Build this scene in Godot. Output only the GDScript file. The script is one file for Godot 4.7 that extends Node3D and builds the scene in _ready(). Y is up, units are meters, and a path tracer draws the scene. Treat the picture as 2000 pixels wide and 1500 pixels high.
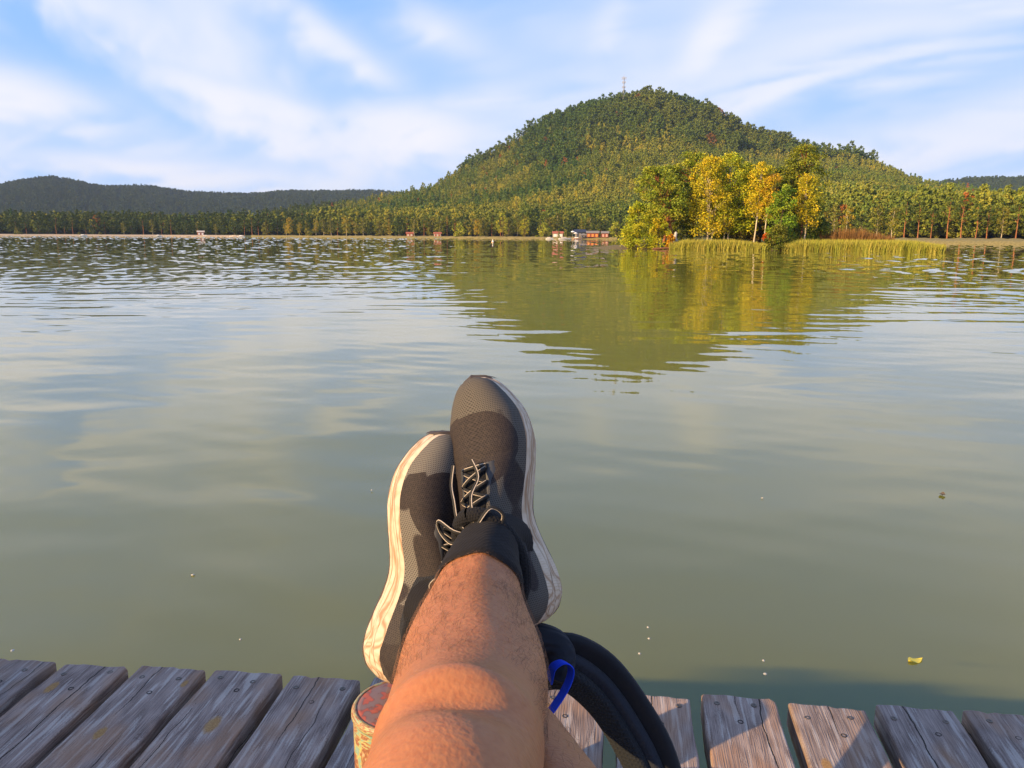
extends Node3D

const DOCK_Y := 0.6
const SKIN_COLOR := Color(0.375, 0.143, 0.056)

var rng := RandomNumberGenerator.new()
var used := {}
var bumpy := FastNoiseLite.new()
var M := {}


# ---------------------------------------------------------------- mesh helper
class MB:
	var v := PackedVector3Array()
	var uv := PackedVector2Array()
	var c := PackedColorArray()
	var i := PackedInt32Array()
	var tinted := false

	func p(at: Vector3, t := Vector2.ZERO, col := Color.WHITE) -> int:
		v.append(at)
		uv.append(t)
		c.append(col)
		return v.size() - 1

	func tri(a: int, b: int, d: int) -> void:
		i.append(a)
		i.append(b)
		i.append(d)

	func quad(a: int, b: int, d: int, e: int) -> void:
		tri(a, b, d)
		tri(a, d, e)

	# turns all faces outwards (for shapes whose faces agree with each other)
	func orient(from := 0) -> void:
		var mid := Vector3.ZERO
		for q in v:
			mid += q
		mid /= maxf(1.0, v.size())
		var vol := 0.0
		for k in range(from, i.size(), 3):
			vol += (v[i[k]] - mid).dot((v[i[k + 1]] - mid).cross(v[i[k + 2]] - mid))
		if vol > 0.0:
			for k in range(from, i.size(), 3):
				var s := i[k + 1]
				i[k + 1] = i[k + 2]
				i[k + 2] = s

	func mesh(smooth := true) -> ArrayMesh:
		var a := []
		a.resize(Mesh.ARRAY_MAX)
		if smooth:
			var n := PackedVector3Array()
			n.resize(v.size())
			for k in range(0, i.size(), 3):
				var f := (v[i[k + 2]] - v[i[k]]).cross(v[i[k + 1]] - v[i[k]])
				n[i[k]] += f
				n[i[k + 1]] += f
				n[i[k + 2]] += f
			for k in n.size():
				n[k] = n[k].normalized() if n[k].length_squared() > 0.0 else Vector3.UP
			a[Mesh.ARRAY_NORMAL] = n
		a[Mesh.ARRAY_VERTEX] = v
		a[Mesh.ARRAY_TEX_UV] = uv
		if tinted:
			a[Mesh.ARRAY_COLOR] = c
		a[Mesh.ARRAY_INDEX] = i
		var m := ArrayMesh.new()
		m.add_surface_from_arrays(Mesh.PRIMITIVE_TRIANGLES, a)
		return m

	# rings of equally many points -> a skin
	func loft(rings: Array, closed := true, cap_a := true, cap_b := true) -> void:
		var from := i.size()
		var m: int = rings[0].size()
		var first := v.size()
		var wide: int = m + 1 if closed else m
		for r in rings.size():
			for k in wide:
				p(rings[r][k % m], Vector2(float(k) / (wide - 1), float(r) / maxf(1, rings.size() - 1)))
		for r in rings.size() - 1:
			for k in wide - 1:
				var a := first + r * wide + k
				quad(a, a + 1, a + wide + 1, a + wide)
		for side in 2:
			if closed and (cap_a if side == 0 else cap_b):
				var ring = rings[0] if side == 0 else rings[-1]
				var mid := Vector3.ZERO
				for q in ring:
					mid += q
				var s := p(mid / m, Vector2(0.5, 0.5))
				var b := v.size()
				for k in m:
					p(ring[k], Vector2(0.5, 0.5))
				for k in m:
					if side == 0:
						tri(s, b + (k + 1) % m, b + k)
					else:
						tri(s, b + k, b + (k + 1) % m)
		weld_seam(first, rings.size(), wide, closed)
		orient(from)

	func weld_seam(_first: int, _rows: int, _wide: int, _closed: bool) -> void:
		pass

	func tube(pts: Array, radii, sides := 8, caps := true) -> void:
		var rings := []
		var last := Vector3.ZERO
		for k in pts.size():
			var d: Vector3 = (pts[mini(k + 1, pts.size() - 1)] - pts[maxi(k - 1, 0)]).normalized()
			var side: Vector3
			if last == Vector3.ZERO:
				side = d.cross(Vector3.UP if absf(d.y) < 0.9 else Vector3.RIGHT).normalized()
			else:
				side = (last - d * last.dot(d)).normalized()
			last = side
			var up := side.cross(d)
			var r: float = radii if radii is float else radii[k]
			var ring := PackedVector3Array()
			for s in sides:
				var t := TAU * s / sides
				ring.append(pts[k] + (side * cos(t) + up * sin(t)) * r)
			rings.append(ring)
		loft(rings, true, caps, caps)

	# a box whose edges are cut off by b
	func cbox(size: Vector3, b: float, at := Transform3D.IDENTITY) -> void:
		var from := i.size()
		var h := size / 2.0
		var ids := {}
		for sx in [-1, 1]:
			for sy in [-1, 1]:
				for sz in [-1, 1]:
					var q := Vector3(sx * h.x, sy * h.y, sz * h.z)
					ids[[sx, sy, sz, 0]] = p(at * (q - Vector3(0, sy, sz) * b))
					ids[[sx, sy, sz, 1]] = p(at * (q - Vector3(sx, 0, sz) * b))
					ids[[sx, sy, sz, 2]] = p(at * (q - Vector3(sx, sy, 0) * b))
		for s in [-1, 1]:
			quad2(ids[[s, -1, -1, 0]], ids[[s, 1, -1, 0]], ids[[s, 1, 1, 0]], ids[[s, -1, 1, 0]], s > 0)
			quad2(ids[[-1, s, -1, 1]], ids[[-1, s, 1, 1]], ids[[1, s, 1, 1]], ids[[1, s, -1, 1]], s > 0)
			quad2(ids[[-1, -1, s, 2]], ids[[1, -1, s, 2]], ids[[1, 1, s, 2]], ids[[-1, 1, s, 2]], s > 0)
			for t in [-1, 1]:
				quad2(ids[[s, t, -1, 0]], ids[[s, t, 1, 0]], ids[[s, t, 1, 1]], ids[[s, t, -1, 1]], s * t < 0)
				quad2(ids[[s, -1, t, 0]], ids[[s, 1, t, 0]], ids[[s, 1, t, 2]], ids[[s, -1, t, 2]], s * t > 0)
				quad2(ids[[-1, s, t, 1]], ids[[1, s, t, 1]], ids[[1, s, t, 2]], ids[[-1, s, t, 2]], s * t < 0)
				for u in [-1, 1]:
					if s * t * u > 0:
						tri(ids[[s, t, u, 0]], ids[[s, t, u, 2]], ids[[s, t, u, 1]])
					else:
						tri(ids[[s, t, u, 0]], ids[[s, t, u, 1]], ids[[s, t, u, 2]])
		# each face knows its own side: check against the box's middle
		var mid := at.origin
		for k in range(from, i.size(), 3):
			var f := (v[i[k + 2]] - v[i[k]]).cross(v[i[k + 1]] - v[i[k]])
			if f.dot(v[i[k]] + v[i[k + 1]] + v[i[k + 2]] - mid * 3.0) < 0.0:
				var s := i[k + 1]
				i[k + 1] = i[k + 2]
				i[k + 2] = s

	func quad2(a: int, b: int, d: int, e: int, turn: bool) -> void:
		if turn:
			quad(a, e, d, b)
		else:
			quad(a, b, d, e)

	# profile of (radius, height) turned about y
	func lathe(profile: Array, sides := 24, at := Transform3D.IDENTITY, caps := true) -> void:
		var rings := []
		for q in profile:
			var ring := PackedVector3Array()
			for s in sides:
				var t := TAU * s / sides
				ring.append(at * Vector3(cos(t) * q.x, q.y, sin(t) * q.x))
			rings.append(ring)
		loft(rings, true, caps and profile[0].x > 0.0001, caps and profile[-1].x > 0.0001)


# ---------------------------------------------------------------- scene helpers
func numbered(called: String) -> String:
	used[called] = used.get(called, -1) + 1
	return called if used[called] == 0 else "%s_%03d" % [called, used[called]]


func tag(o: Node3D, label: String, category: String, group := "") -> Node3D:
	o.set_meta("label", label)
	o.set_meta("category", category)
	if group:
		o.set_meta("group", group)
	return o


func thing(called: String, label: String, category: String, at := Vector3.ZERO, group := "") -> Node3D:
	var o := Node3D.new()
	o.name = numbered(called)
	add_child(o)
	o.position = at
	return tag(o, label, category, group)


func obj(called: String, mesh: Mesh, m: Material, parent: Node3D = null) -> MeshInstance3D:
	var o := MeshInstance3D.new()
	o.mesh = mesh
	o.material_override = m
	if parent:
		o.name = called
		parent.add_child(o, true)
	else:
		o.name = numbered(called)
		add_child(o)
	return o


func structure(called: String, mesh: Mesh, m: Material) -> MeshInstance3D:
	var o := obj(called, mesh, m)
	o.set_meta("kind", "structure")
	return o


func many(called: String, mesh: Mesh, m: Material, places: Array, tints: PackedColorArray, label: String, parent: Node3D = null) -> void:
	var mm := MultiMesh.new()
	mm.transform_format = MultiMesh.TRANSFORM_3D
	mm.use_colors = true
	mm.mesh = mesh
	mm.instance_count = places.size()
	for k in places.size():
		mm.set_instance_transform(k, places[k])
		mm.set_instance_color(k, tints[k])
	var o := MultiMeshInstance3D.new()
	o.multimesh = mm
	o.material_override = m
	o.set_meta("kind", "stuff")
	if parent:
		o.name = called
		parent.add_child(o, true)
	else:
		o.name = numbered(called)
		o.set_meta("label", label)
		o.set_meta("category", called.replace("_", " "))
		add_child(o)


func mat(r: float, g: float, b: float, rough := 0.8, metal := 0.0) -> StandardMaterial3D:
	var m := StandardMaterial3D.new()
	m.albedo_color = Color(r, g, b).linear_to_srgb()
	m.roughness = rough
	m.metallic = metal
	return m


func leafy(glow := 0.5) -> StandardMaterial3D:
	var m := mat(1, 1, 1, 0.6)
	m.vertex_color_use_as_albedo = true
	m.metallic_specular = 0.3
	m.cull_mode = BaseMaterial3D.CULL_DISABLED
	m.backlight_enabled = true
	m.backlight = Color(glow, glow, glow * 0.7)
	return m


func tex(w: int, h: int, f: Callable) -> ImageTexture:
	var d := PackedByteArray()
	d.resize(w * h * 3)
	for y in h:
		for x in w:
			var q: Color = f.call(x, y)
			var k := (y * w + x) * 3
			d[k] = clampi(int(q.r * 255.0 + 0.5), 0, 255)
			d[k + 1] = clampi(int(q.g * 255.0 + 0.5), 0, 255)
			d[k + 2] = clampi(int(q.b * 255.0 + 0.5), 0, 255)
	return ImageTexture.create_from_image(Image.create_from_data(w, h, false, Image.FORMAT_RGB8, d))


func noise(freq: float, octaves := 3, sd := 1) -> FastNoiseLite:
	var n := FastNoiseLite.new()
	n.noise_type = FastNoiseLite.TYPE_SIMPLEX_SMOOTH
	n.seed = sd
	n.frequency = freq
	n.fractal_octaves = octaves
	return n


# a seamless noise texture with a colour ramp; colours are linear
func ramp_tex(freq: float, octaves: int, sd: int, stops: Array, size := 512) -> NoiseTexture2D:
	var g := Gradient.new()
	var at := PackedFloat32Array()
	var cols := PackedColorArray()
	for s in stops:
		at.append(s[0])
		cols.append(Color(s[1], s[2], s[3]).linear_to_srgb())
	g.offsets = at
	g.colors = cols
	var t := NoiseTexture2D.new()
	t.width = size
	t.height = size
	t.seamless = true
	t.noise = noise(freq, octaves, sd)
	t.color_ramp = g
	return t


func table(t: Array, x: float) -> float:
	if x <= t[0][0]:
		return t[0][1]
	for k in t.size() - 1:
		if x <= t[k + 1][0]:
			var s: float = (x - t[k][0]) / (t[k + 1][0] - t[k][0])
			return lerpf(t[k][1], t[k + 1][1], s)
	return t[-1][1]


# the same with a smooth run through the points
func curve(t: Array, x: float) -> float:
	if x <= t[0][0]:
		return t[0][1]
	for k in t.size() - 1:
		if x <= t[k + 1][0]:
			var s: float = (x - t[k][0]) / (t[k + 1][0] - t[k][0])
			return cubic_interpolate(t[k][1], t[k + 1][1], t[maxi(k - 1, 0)][1], t[mini(k + 2, t.size() - 1)][1], s)
	return t[-1][1]


# a point at a bearing (degrees right of straight ahead) and a distance over the ground
func bearing(az: float, r: float, y := 0.0) -> Vector3:
	return Vector3(sin(deg_to_rad(az)) * r, y, -cos(deg_to_rad(az)) * r)


# ---------------------------------------------------------------- the scene
func _ready() -> void:
	rng.seed = 7
	var cam := Camera3D.new()
	cam.name = "camera"
	add_child(cam)
	cam.position = Vector3(0, 1.4, 0)
	cam.rotation = Vector3(deg_to_rad(-10.9), 0, 0)
	cam.rotate_object_local(Vector3.BACK, deg_to_rad(0.29))
	cam.fov = 53.13
	cam.near = 0.05
	cam.far = 9000.0
	cam.current = true

	var sun := DirectionalLight3D.new()
	sun.name = "sun"
	add_child(sun)
	sun.light_energy = 1.6
	sun.light_color = Color(1.0, 0.84, 0.60)
	sun.light_angular_distance = 0.5
	sun.shadow_enabled = true
	sun.look_at_from_position(Vector3.ZERO, sun_travel(), Vector3.UP)

	var e := Environment.new()
	e.tonemap_mode = Environment.TONE_MAPPER_LINEAR
	e.tonemap_exposure = 1.8
	e.background_mode = Environment.BG_SKY
	e.sky = Sky.new()
	var pano := PanoramaSkyMaterial.new()
	pano.panorama = sky_picture()
	e.sky.sky_material = pano
	e.background_energy_multiplier = 0.68
	e.fog_enabled = true
	e.fog_density = 0.00008
	e.fog_light_color = Color(0.75, 0.84, 1.0)
	e.volumetric_fog_enabled = true
	e.volumetric_fog_density = 0.0
	e.sdfgi_enabled = true
	e.ssao_enabled = true
	e.ssil_enabled = true
	var world := WorldEnvironment.new()
	world.name = "world"
	world.environment = e
	add_child(world)

	build_water()
	build_land()
	build_forest()
	build_shore_trees()
	build_shore_things()
	build_island()
	build_dock()
	build_bollard()
	build_backpack()
	build_person()
	build_flotsam()


func sun_travel() -> Vector3:
	var el := deg_to_rad(20.0)
	var az := deg_to_rad(57.0)
	return Vector3(sin(az) * cos(el), -sin(el), -cos(az) * cos(el))


func sky_picture() -> ImageTexture:
	var w := 2048
	var h := 1024
	var big := noise(0.022, 4, 3)
	var fine := noise(0.06, 4, 11)
	var warp := noise(0.015, 2, 5)
	var wisp := noise(0.16, 4, 17)
	# cloud sheets: bearing, height, half length, half thickness (degrees), tilt, strength
	var sheets := [
		[-31.0, 13.5, 9.0, 2.4, -6.0, 0.75], [-32.0, 7.6, 6.5, 1.6, -10.0, 0.95], [-18.0, 8.6, 8.0, 1.1, -14.0, 0.85], [-8.5, 7.2, 6.0, 1.5, 4.0, 1.0],
		[-17.0, 6.9, 5.5, 0.9, -12.0, 0.8], [-13.0, 13.0, 8.0, 1.0, -32.0, 0.6], [-6.0, 14.0, 6.0, 1.2, -25.0, 0.45], [-24.0, 3.9, 12.0, 0.9, -3.0, 0.7],
		[13.2, 13.2, 3.6, 1.5, 52.0, 0.6], [6.2, 14.0, 2.2, 0.9, 60.0, 0.3], [22.0, 11.5, 12.0, 2.6, 8.0, 0.55], [30.0, 14.5, 8.0, 1.8, -12.0, 0.5],
		[26.0, 6.0, 10.0, 1.2, 4.0, 0.45], [-2.0, 9.6, 7.0, 1.0, 10.0, 0.35], [-40.0, 4.8, 12.0, 1.6, 4.0, 0.7], [42.0, 9.0, 12.0, 2.0, 6.0, 0.55],
	]
	var d := PackedFloat32Array()
	d.resize(w * h * 3)
	for y in h:
		var el := (0.5 - (y + 0.5) / h) * 180.0
		var up := clampf(el / 90.0, 0.0, 1.0)
		var blue := Color(0.50, 0.66, 0.92).lerp(Color(0.20, 0.43, 0.88), clampf(1.0 - pow(1.0 - up, 9.0), 0.0, 1.0)).lerp(Color(0.13, 0.30, 0.72), clampf(up * 1.4 - 0.15, 0.0, 1.0))
		for x in w:
			var col := Color(0.22, 0.25, 0.16)
			if el > -1.0:
				var az := wrapf((x + 0.5) / w * 360.0, -180.0, 180.0)
				var lift := sin(deg_to_rad(maxf(el, 0.0))) + 0.13
				var a := deg_to_rad(az)
				var px := sin(a) * cos(deg_to_rad(el)) / lift
				var pz := cos(a) * cos(deg_to_rad(el)) / lift
				var wx := warp.get_noise_2d(px * 14.0, pz * 14.0) * 1.3
				# streaks run away from the viewer and slightly across
				var sx := px * 0.92 + pz * 0.39 + wx
				var sz := -px * 0.39 + pz * 0.92
				var n := big.get_noise_2d(sx * 22.0, sz * 12.0)
				var f := fine.get_noise_2d(sx * 20.0 + 90.0, sz * 13.0)
				var veil := clampf(0.52 + n * 0.8 + f * 0.3, 0.0, 1.0)
				var w2 := wisp.get_noise_2d(sx * 16.0 + f * 6.0, sz * 7.0 + n * 5.0)
				var sheet := 0.0
				if absf(az) < 62.0 and el < 24.0:
					for s in sheets:
						var du: float = az - s[0]
						var dv: float = el - s[1]
						if absf(du) < s[2] * 2.6:
							var t: float = deg_to_rad(s[4])
							var lu := (du * cos(t) + dv * sin(t)) / float(s[2])
							var lv := (-du * sin(t) + dv * cos(t)) / float(s[3]) + n * 0.9 + f * 0.6 + w2 * 0.55
							sheet = maxf(sheet, float(s[5]) * exp(-lu * lu * 1.2 - lv * lv * 0.8))
				var low := exp(-maxf(el, 0.0) / 2.6) * 0.6
				var k := clampf(veil * 0.72 + sheet * (0.7 + w2 * 0.35) + low + w2 * 0.10, 0.0, 1.0)
				k = k * k * (3.0 - 2.0 * k)
				col = blue.lerp(Color(0.73, 0.755, 0.86), k * 0.92)
				if sheet > 0.3:
					col = col.lerp(Color(0.86, 0.83, 0.87), clampf((sheet - 0.3) * 0.9 * (0.7 + f), 0.0, 0.7))
			var o := (y * w + x) * 3
			d[o] = col.r
			d[o + 1] = col.g
			d[o + 2] = col.b
	return ImageTexture.create_from_image(Image.create_from_data(w, h, false, Image.FORMAT_RGBF, d.to_byte_array()))


# ---------------------------------------------------------------- water
func build_water() -> void:
	# a clear surface over water clouded by green silt
	var m := mat(0.3, 0.33, 0.2, 0.02)
	m.transparency = BaseMaterial3D.TRANSPARENCY_ALPHA
	m.albedo_color.a = 0.02
	m.metallic_specular = 0.5
	var silt := FogMaterial.new()
	silt.albedo = Color(0.74, 0.75, 0.35)
	silt.density = 1.3
	var depth := FogVolume.new()
	depth.name = "murky_water"
	depth.shape = RenderingServer.FOG_VOLUME_SHAPE_BOX
	depth.size = Vector3(2600, 4, 2600)
	depth.position = Vector3(0, -2.09, 0)
	depth.material = silt
	depth.set_meta("kind", "structure")
	add_child(depth)
	var waves := []
	var r := RandomNumberGenerator.new()
	r.seed = 21
	# wave length, slope, how many, spread of directions
	for band in [[3.0, 0.0055, 3, 25.0], [1.5, 0.008, 4, 32.0], [0.75, 0.0095, 5, 38.0], [0.38, 0.0075, 5, 50.0], [0.2, 0.0022, 3, 60.0]]:
		for k in band[2]:
			var ln: float = band[0] * r.randf_range(0.75, 1.3)
			var a := deg_to_rad(-14.0 + r.randf_range(-band[3], band[3]))
			var kk := TAU / ln
			waves.append([sin(a) * kk, -cos(a) * kk, band[1], r.randf() * TAU, ln, 0.45 if ln > 1.0 else 1.0])
	var patch := noise(0.045, 2, 31)
	var gust := noise(0.012, 2, 32)
	var rows := 660
	var cols := 1060
	var mb_v := PackedVector3Array()
	var mb_n := PackedVector3Array()
	var idx := PackedInt32Array()
	mb_v.resize(rows * cols)
	mb_n.resize(rows * cols)
	for j in rows:
		var t := float(j) / (rows - 1)
		var s := 0.0011 + 0.83 * pow(1.0 - t, 1.35)
		var rad := 1.4 / s
		# waves far shorter than the mesh's rows there cannot be told apart; they stay as slopes
		for i in cols:
			var az := lerpf(-60.0, 60.0, float(i) / (cols - 1))
			var x := sin(deg_to_rad(az)) * rad
			var z := -cos(deg_to_rad(az)) * rad
			# calm water in the lee of the island, ruffled water out on the lake
			var lane := exp(-pow((az - 9.0) / 11.0, 2.0))
			var ruffle := smoothstep(7.0, 55.0, rad)
			var amp := lerpf(0.52, 1.3 + gust.get_noise_2d(x, z * 0.5) * 0.8, ruffle)
			amp = lerpf(amp, 0.34 + 0.12 * ruffle, lane * (1.0 - smoothstep(130.0, 330.0, rad)))
			amp += 2.4 * smoothstep(190.0, 400.0, rad) * (1.0 - smoothstep(-12.0, 2.0, az))
			amp *= 1.0 + 0.55 * patch.get_noise_2d(x * 4.0, z * 2.0)
			var y := 0.0
			var gx := 0.0
			var gz := 0.0
			for q in waves:
				var ph: float = q[0] * x + q[1] * z + q[3]
				var sl: float = q[2] * lerpf(1.0, q[5], ruffle)
				gx += sl * cos(ph) * q[0] * q[4]
				gz += sl * cos(ph) * q[1] * q[4]
				y += sl * sin(ph) * q[4]
			var k := j * cols + i
			mb_v[k] = Vector3(x, y * amp / TAU * (1.0 - smoothstep(60.0, 150.0, rad)), z)
			mb_n[k] = Vector3(-gx * amp / TAU, 1.0, -gz * amp / TAU).normalized()
	for j in rows - 1:
		for i in cols - 1:
			var a := j * cols + i
			idx.append(a)
			idx.append(a + cols)
			idx.append(a + 1)
			idx.append(a + 1)
			idx.append(a + cols)
			idx.append(a + cols + 1)
	var arr := []
	arr.resize(Mesh.ARRAY_MAX)
	arr[Mesh.ARRAY_VERTEX] = mb_v
	arr[Mesh.ARRAY_NORMAL] = mb_n
	arr[Mesh.ARRAY_INDEX] = idx
	var mesh := ArrayMesh.new()
	mesh.add_surface_from_arrays(Mesh.PRIMITIVE_TRIANGLES, arr)
	# the rest of the lake, beside and behind
	var rest := MB.new()
	var rr := [0.0, 1.0, 1.68, 4.0, 10.0, 30.0, 100.0, 400.0, 1270.0, 5000.0]
	for j in rr.size():
		for i in 66:
			var az := lerpf(60.0, 300.0, i / 65.0)
			rest.p(bearing(az, rr[j], -0.004))
	for j in rr.size() - 1:
		for i in 65:
			var a := j * 66 + i
			rest.quad(a, a + 66, a + 67, a + 1)
	var near := rest.v.size()
	for j in 2:
		for i in 21:
			rest.p(bearing(lerpf(-60.0, 60.0, i / 20.0), [0.0, 1.69][j], -0.004))
	for i in 20:
		rest.quad(near + i, near + i + 21, near + i + 22, near + i + 1)
	for k in range(0, rest.i.size(), 3):
		var f := (rest.v[rest.i[k + 2]] - rest.v[rest.i[k]]).cross(rest.v[rest.i[k + 1]] - rest.v[rest.i[k]])
		if f.y < 0.0:
			var s := rest.i[k + 1]
			rest.i[k + 1] = rest.i[k + 2]
			rest.i[k + 2] = s
	var brr := []
	brr.resize(Mesh.ARRAY_MAX)
	brr[Mesh.ARRAY_VERTEX] = rest.v
	brr[Mesh.ARRAY_INDEX] = rest.i
	var nn := PackedVector3Array()
	nn.resize(rest.v.size())
	nn.fill(Vector3.UP)
	brr[Mesh.ARRAY_NORMAL] = nn
	mesh.add_surface_from_arrays(Mesh.PRIMITIVE_TRIANGLES, brr)
	structure("lake_water", mesh, m)


# ---------------------------------------------------------------- land
const SHORE := [[-75.0, 900.0], [-33.0, 640.0], [-24.0, 600.0], [-18.0, 545.0], [-9.0, 480.0], [0.0, 432.0], [8.0, 405.0], [13.0, 360.0], [20.0, 290.0], [27.0, 235.0], [34.0, 222.0], [75.0, 180.0]]
const SKYLINE := [[-60.0, 0.4], [-22.0, 0.5], [-16.0, 0.9], [-14.63, 1.25], [-11.08, 1.7], [-8.18, 2.25], [-5.6, 3.04], [-3.58, 4.23], [-1.55, 4.98], [1.0, 6.68], [3.53, 7.68], [5.32, 8.38], [7.64, 8.68], [9.4, 8.93], [10.99, 8.73], [13.45, 7.93], [15.56, 6.68], [16.94, 6.13], [19.62, 5.38], [21.6, 4.83], [23.17, 4.73], [25.07, 3.98], [27.24, 3.06], [29.3, 2.51], [32.9, 1.8], [40.0, 0.8], [75.0, 0.5]]
const FAR_LEFT := [[-60.0, 1.6], [-45.0, 1.9], [-37.0, 2.1], [-32.97, 2.55], [-31.88, 2.9], [-30.23, 3.1], [-27.44, 2.68], [-25.06, 2.66], [-22.44, 2.38], [-18.7, 2.36], [-15.98, 2.58], [-10.35, 2.72], [-6.0, 2.5], [0.0, 1.5]]
const FAR_RIGHT := [[22.0, 1.5], [27.0, 2.9], [28.99, 3.2], [30.09, 3.32], [32.79, 3.2], [38.0, 3.0], [46.0, 2.4], [60.0, 1.2]]
const HILL_R := 950.0


func land_height(az: float, r: float) -> float:
	var s := table(SHORE, az)
	if r < s:
		return -0.6
	var hs := HILL_R * tan(deg_to_rad(table(SKYLINE, az)))
	var foot := s + 45.0
	var t := clampf((r - foot) / (HILL_R - foot), 0.0, 1.0)
	var p := lerpf(t * t, t, 0.42)
	var y := 0.35 + clampf((r - s) / 40.0, 0.0, 1.0) * 0.9 + hs * p
	if r > HILL_R:
		y -= hs * clampf(pow((r - HILL_R) / 700.0, 1.5), 0.0, 0.98)
	return y + bumpy.get_noise_2d(sin(deg_to_rad(az)) * r, cos(deg_to_rad(az)) * r) * 5.0 * smoothstep(0.0, 0.35, t)


func far_height(tab: Array, az: float, r: float, r0: float, rs: float) -> float:
	var hs := rs * tan(deg_to_rad(table(tab, az)))
	var t := clampf((r - r0) / (rs - r0), 0.0, 1.0)
	var y := hs * t * t * (3.0 - 2.0 * t)
	if r > rs:
		y -= hs * clampf((r - rs) / 900.0, 0.0, 1.0)
	return y + bumpy.get_noise_2d(sin(deg_to_rad(az)) * r * 0.4, cos(deg_to_rad(az)) * r * 0.4) * 9.0 * t


func sheet_of(az0: float, az1: float, cols: int, radii: Array, f: Callable) -> ArrayMesh:
	var mb := MB.new()
	for j in radii.size():
		for i in cols:
			var az := lerpf(az0, az1, float(i) / (cols - 1))
			var r: float = radii[j] if radii[j] > 30.0 else table(SHORE, az) + radii[j]
			var q := bearing(az, r)
			q.y = f.call(az, r)
			mb.p(q, Vector2(q.x, q.z) * 0.05)
	for j in radii.size() - 1:
		for i in cols - 1:
			var a := j * cols + i
			mb.quad(a, a + cols, a + cols + 1, a + 1)
	# upwards
	var f0 := (mb.v[mb.i[2]] - mb.v[mb.i[0]]).cross(mb.v[mb.i[1]] - mb.v[mb.i[0]])
	if f0.y < 0.0:
		for k in range(0, mb.i.size(), 3):
			var s := mb.i[k + 1]
			mb.i[k + 1] = mb.i[k + 2]
			mb.i[k + 2] = s
	return mb.mesh()


func build_land() -> void:
	bumpy = noise(0.011, 3, 77)
	var floor_mat := mat(1, 1, 1, 0.95)
	floor_mat.albedo_texture = ramp_tex(0.03, 4, 4, [[0.0, 0.04, 0.055, 0.016], [0.5, 0.065, 0.08, 0.02], [1.0, 0.10, 0.10, 0.03]])
	floor_mat.uv1_scale = Vector3(0.5, 0.5, 1)
	var radii := [-4.0, 0.0, 4.0, 12.0, 25.0]
	# from the shore outwards: nearest distances follow the shore, the rest are rings
	var mb_r := []
	for k in 46:
		mb_r.append(0.01 + 0.99 * k / 45.0)
	var az0 := -75.0
	var az1 := 75.0
	var cols := 320
	var mb := MB.new()
	var rows := radii.size() + mb_r.size() + 8
	for j in rows:
		for i in cols:
			var az := lerpf(az0, az1, float(i) / (cols - 1))
			var s := table(SHORE, az)
			var r: float
			if j < radii.size():
				r = s + radii[j]
			elif j < radii.size() + mb_r.size():
				r = lerpf(s + 25.0, HILL_R, mb_r[j - radii.size()])
			else:
				r = HILL_R + (j - radii.size() - mb_r.size() + 1) * 100.0
			var q := bearing(az, r)
			q.y = land_height(az, r)
			mb.p(q, Vector2(q.x, q.z) * 0.05)
	for j in rows - 1:
		for i in cols - 1:
			var a := j * cols + i
			mb.quad(a, a + 1, a + cols + 1, a + cols)
	structure("forested_hill", mb.mesh(), floor_mat)
	var rl := []
	for k in 24:
		rl.append(1300.0 + 1300.0 * k / 19.0)
	structure("distant_hills", sheet_of(-62.0, 2.0, 160, rl, func(az, r): return far_height(FAR_LEFT, az, r, 1400.0, 2500.0)), floor_mat)
	var rr := []
	for k in 20:
		rr.append(1250.0 + 1000.0 * k / 17.0)
	structure("distant_ridge", sheet_of(22.0, 62.0, 80, rr, func(az, r): return far_height(FAR_RIGHT, az, r, 1300.0, 2100.0)), floor_mat)
	# grass and sand along the water's edge
	var grass := mat(1, 1, 1, 0.95)
	grass.albedo_texture = ramp_tex(0.05, 4, 6, [[0.0, 0.16, 0.13, 0.035], [0.5, 0.24, 0.19, 0.05], [1.0, 0.33, 0.26, 0.10]])
	var sand := mat(1, 1, 1, 0.95)
	sand.albedo_texture = ramp_tex(0.05, 4, 8, [[0.0, 0.32, 0.24, 0.15], [1.0, 0.48, 0.38, 0.26]])
	var wavy := noise(0.15, 2, 9)
	structure("shore_grass", sheet_of(-18.5, 7.6, 160, [-3.0, 0.0, 3.0, 9.0, 18.0], func(az, r): return land_height(az, r) + 0.5 + wavy.get_noise_2d(az * 40.0, r) * 0.5 if r > table(SHORE, az) - 1.0 else -0.3), grass)
	structure("meadow", sheet_of(24.0, 62.0, 120, [-3.0, 0.0, 4.0, 14.0, 28.0], func(az, r): return land_height(az, r) + 0.45 + wavy.get_noise_2d(az * 40.0, r) * 0.35 if r > table(SHORE, az) - 1.0 else -0.3), grass)
	structure("sandy_beach", sheet_of(-36.0, -19.0, 60, [-3.0, 0.0, 6.0, 12.0], func(az, r): return land_height(az, r) + 0.5 if r > table(SHORE, az) - 1.0 else -0.3), sand)


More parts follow.
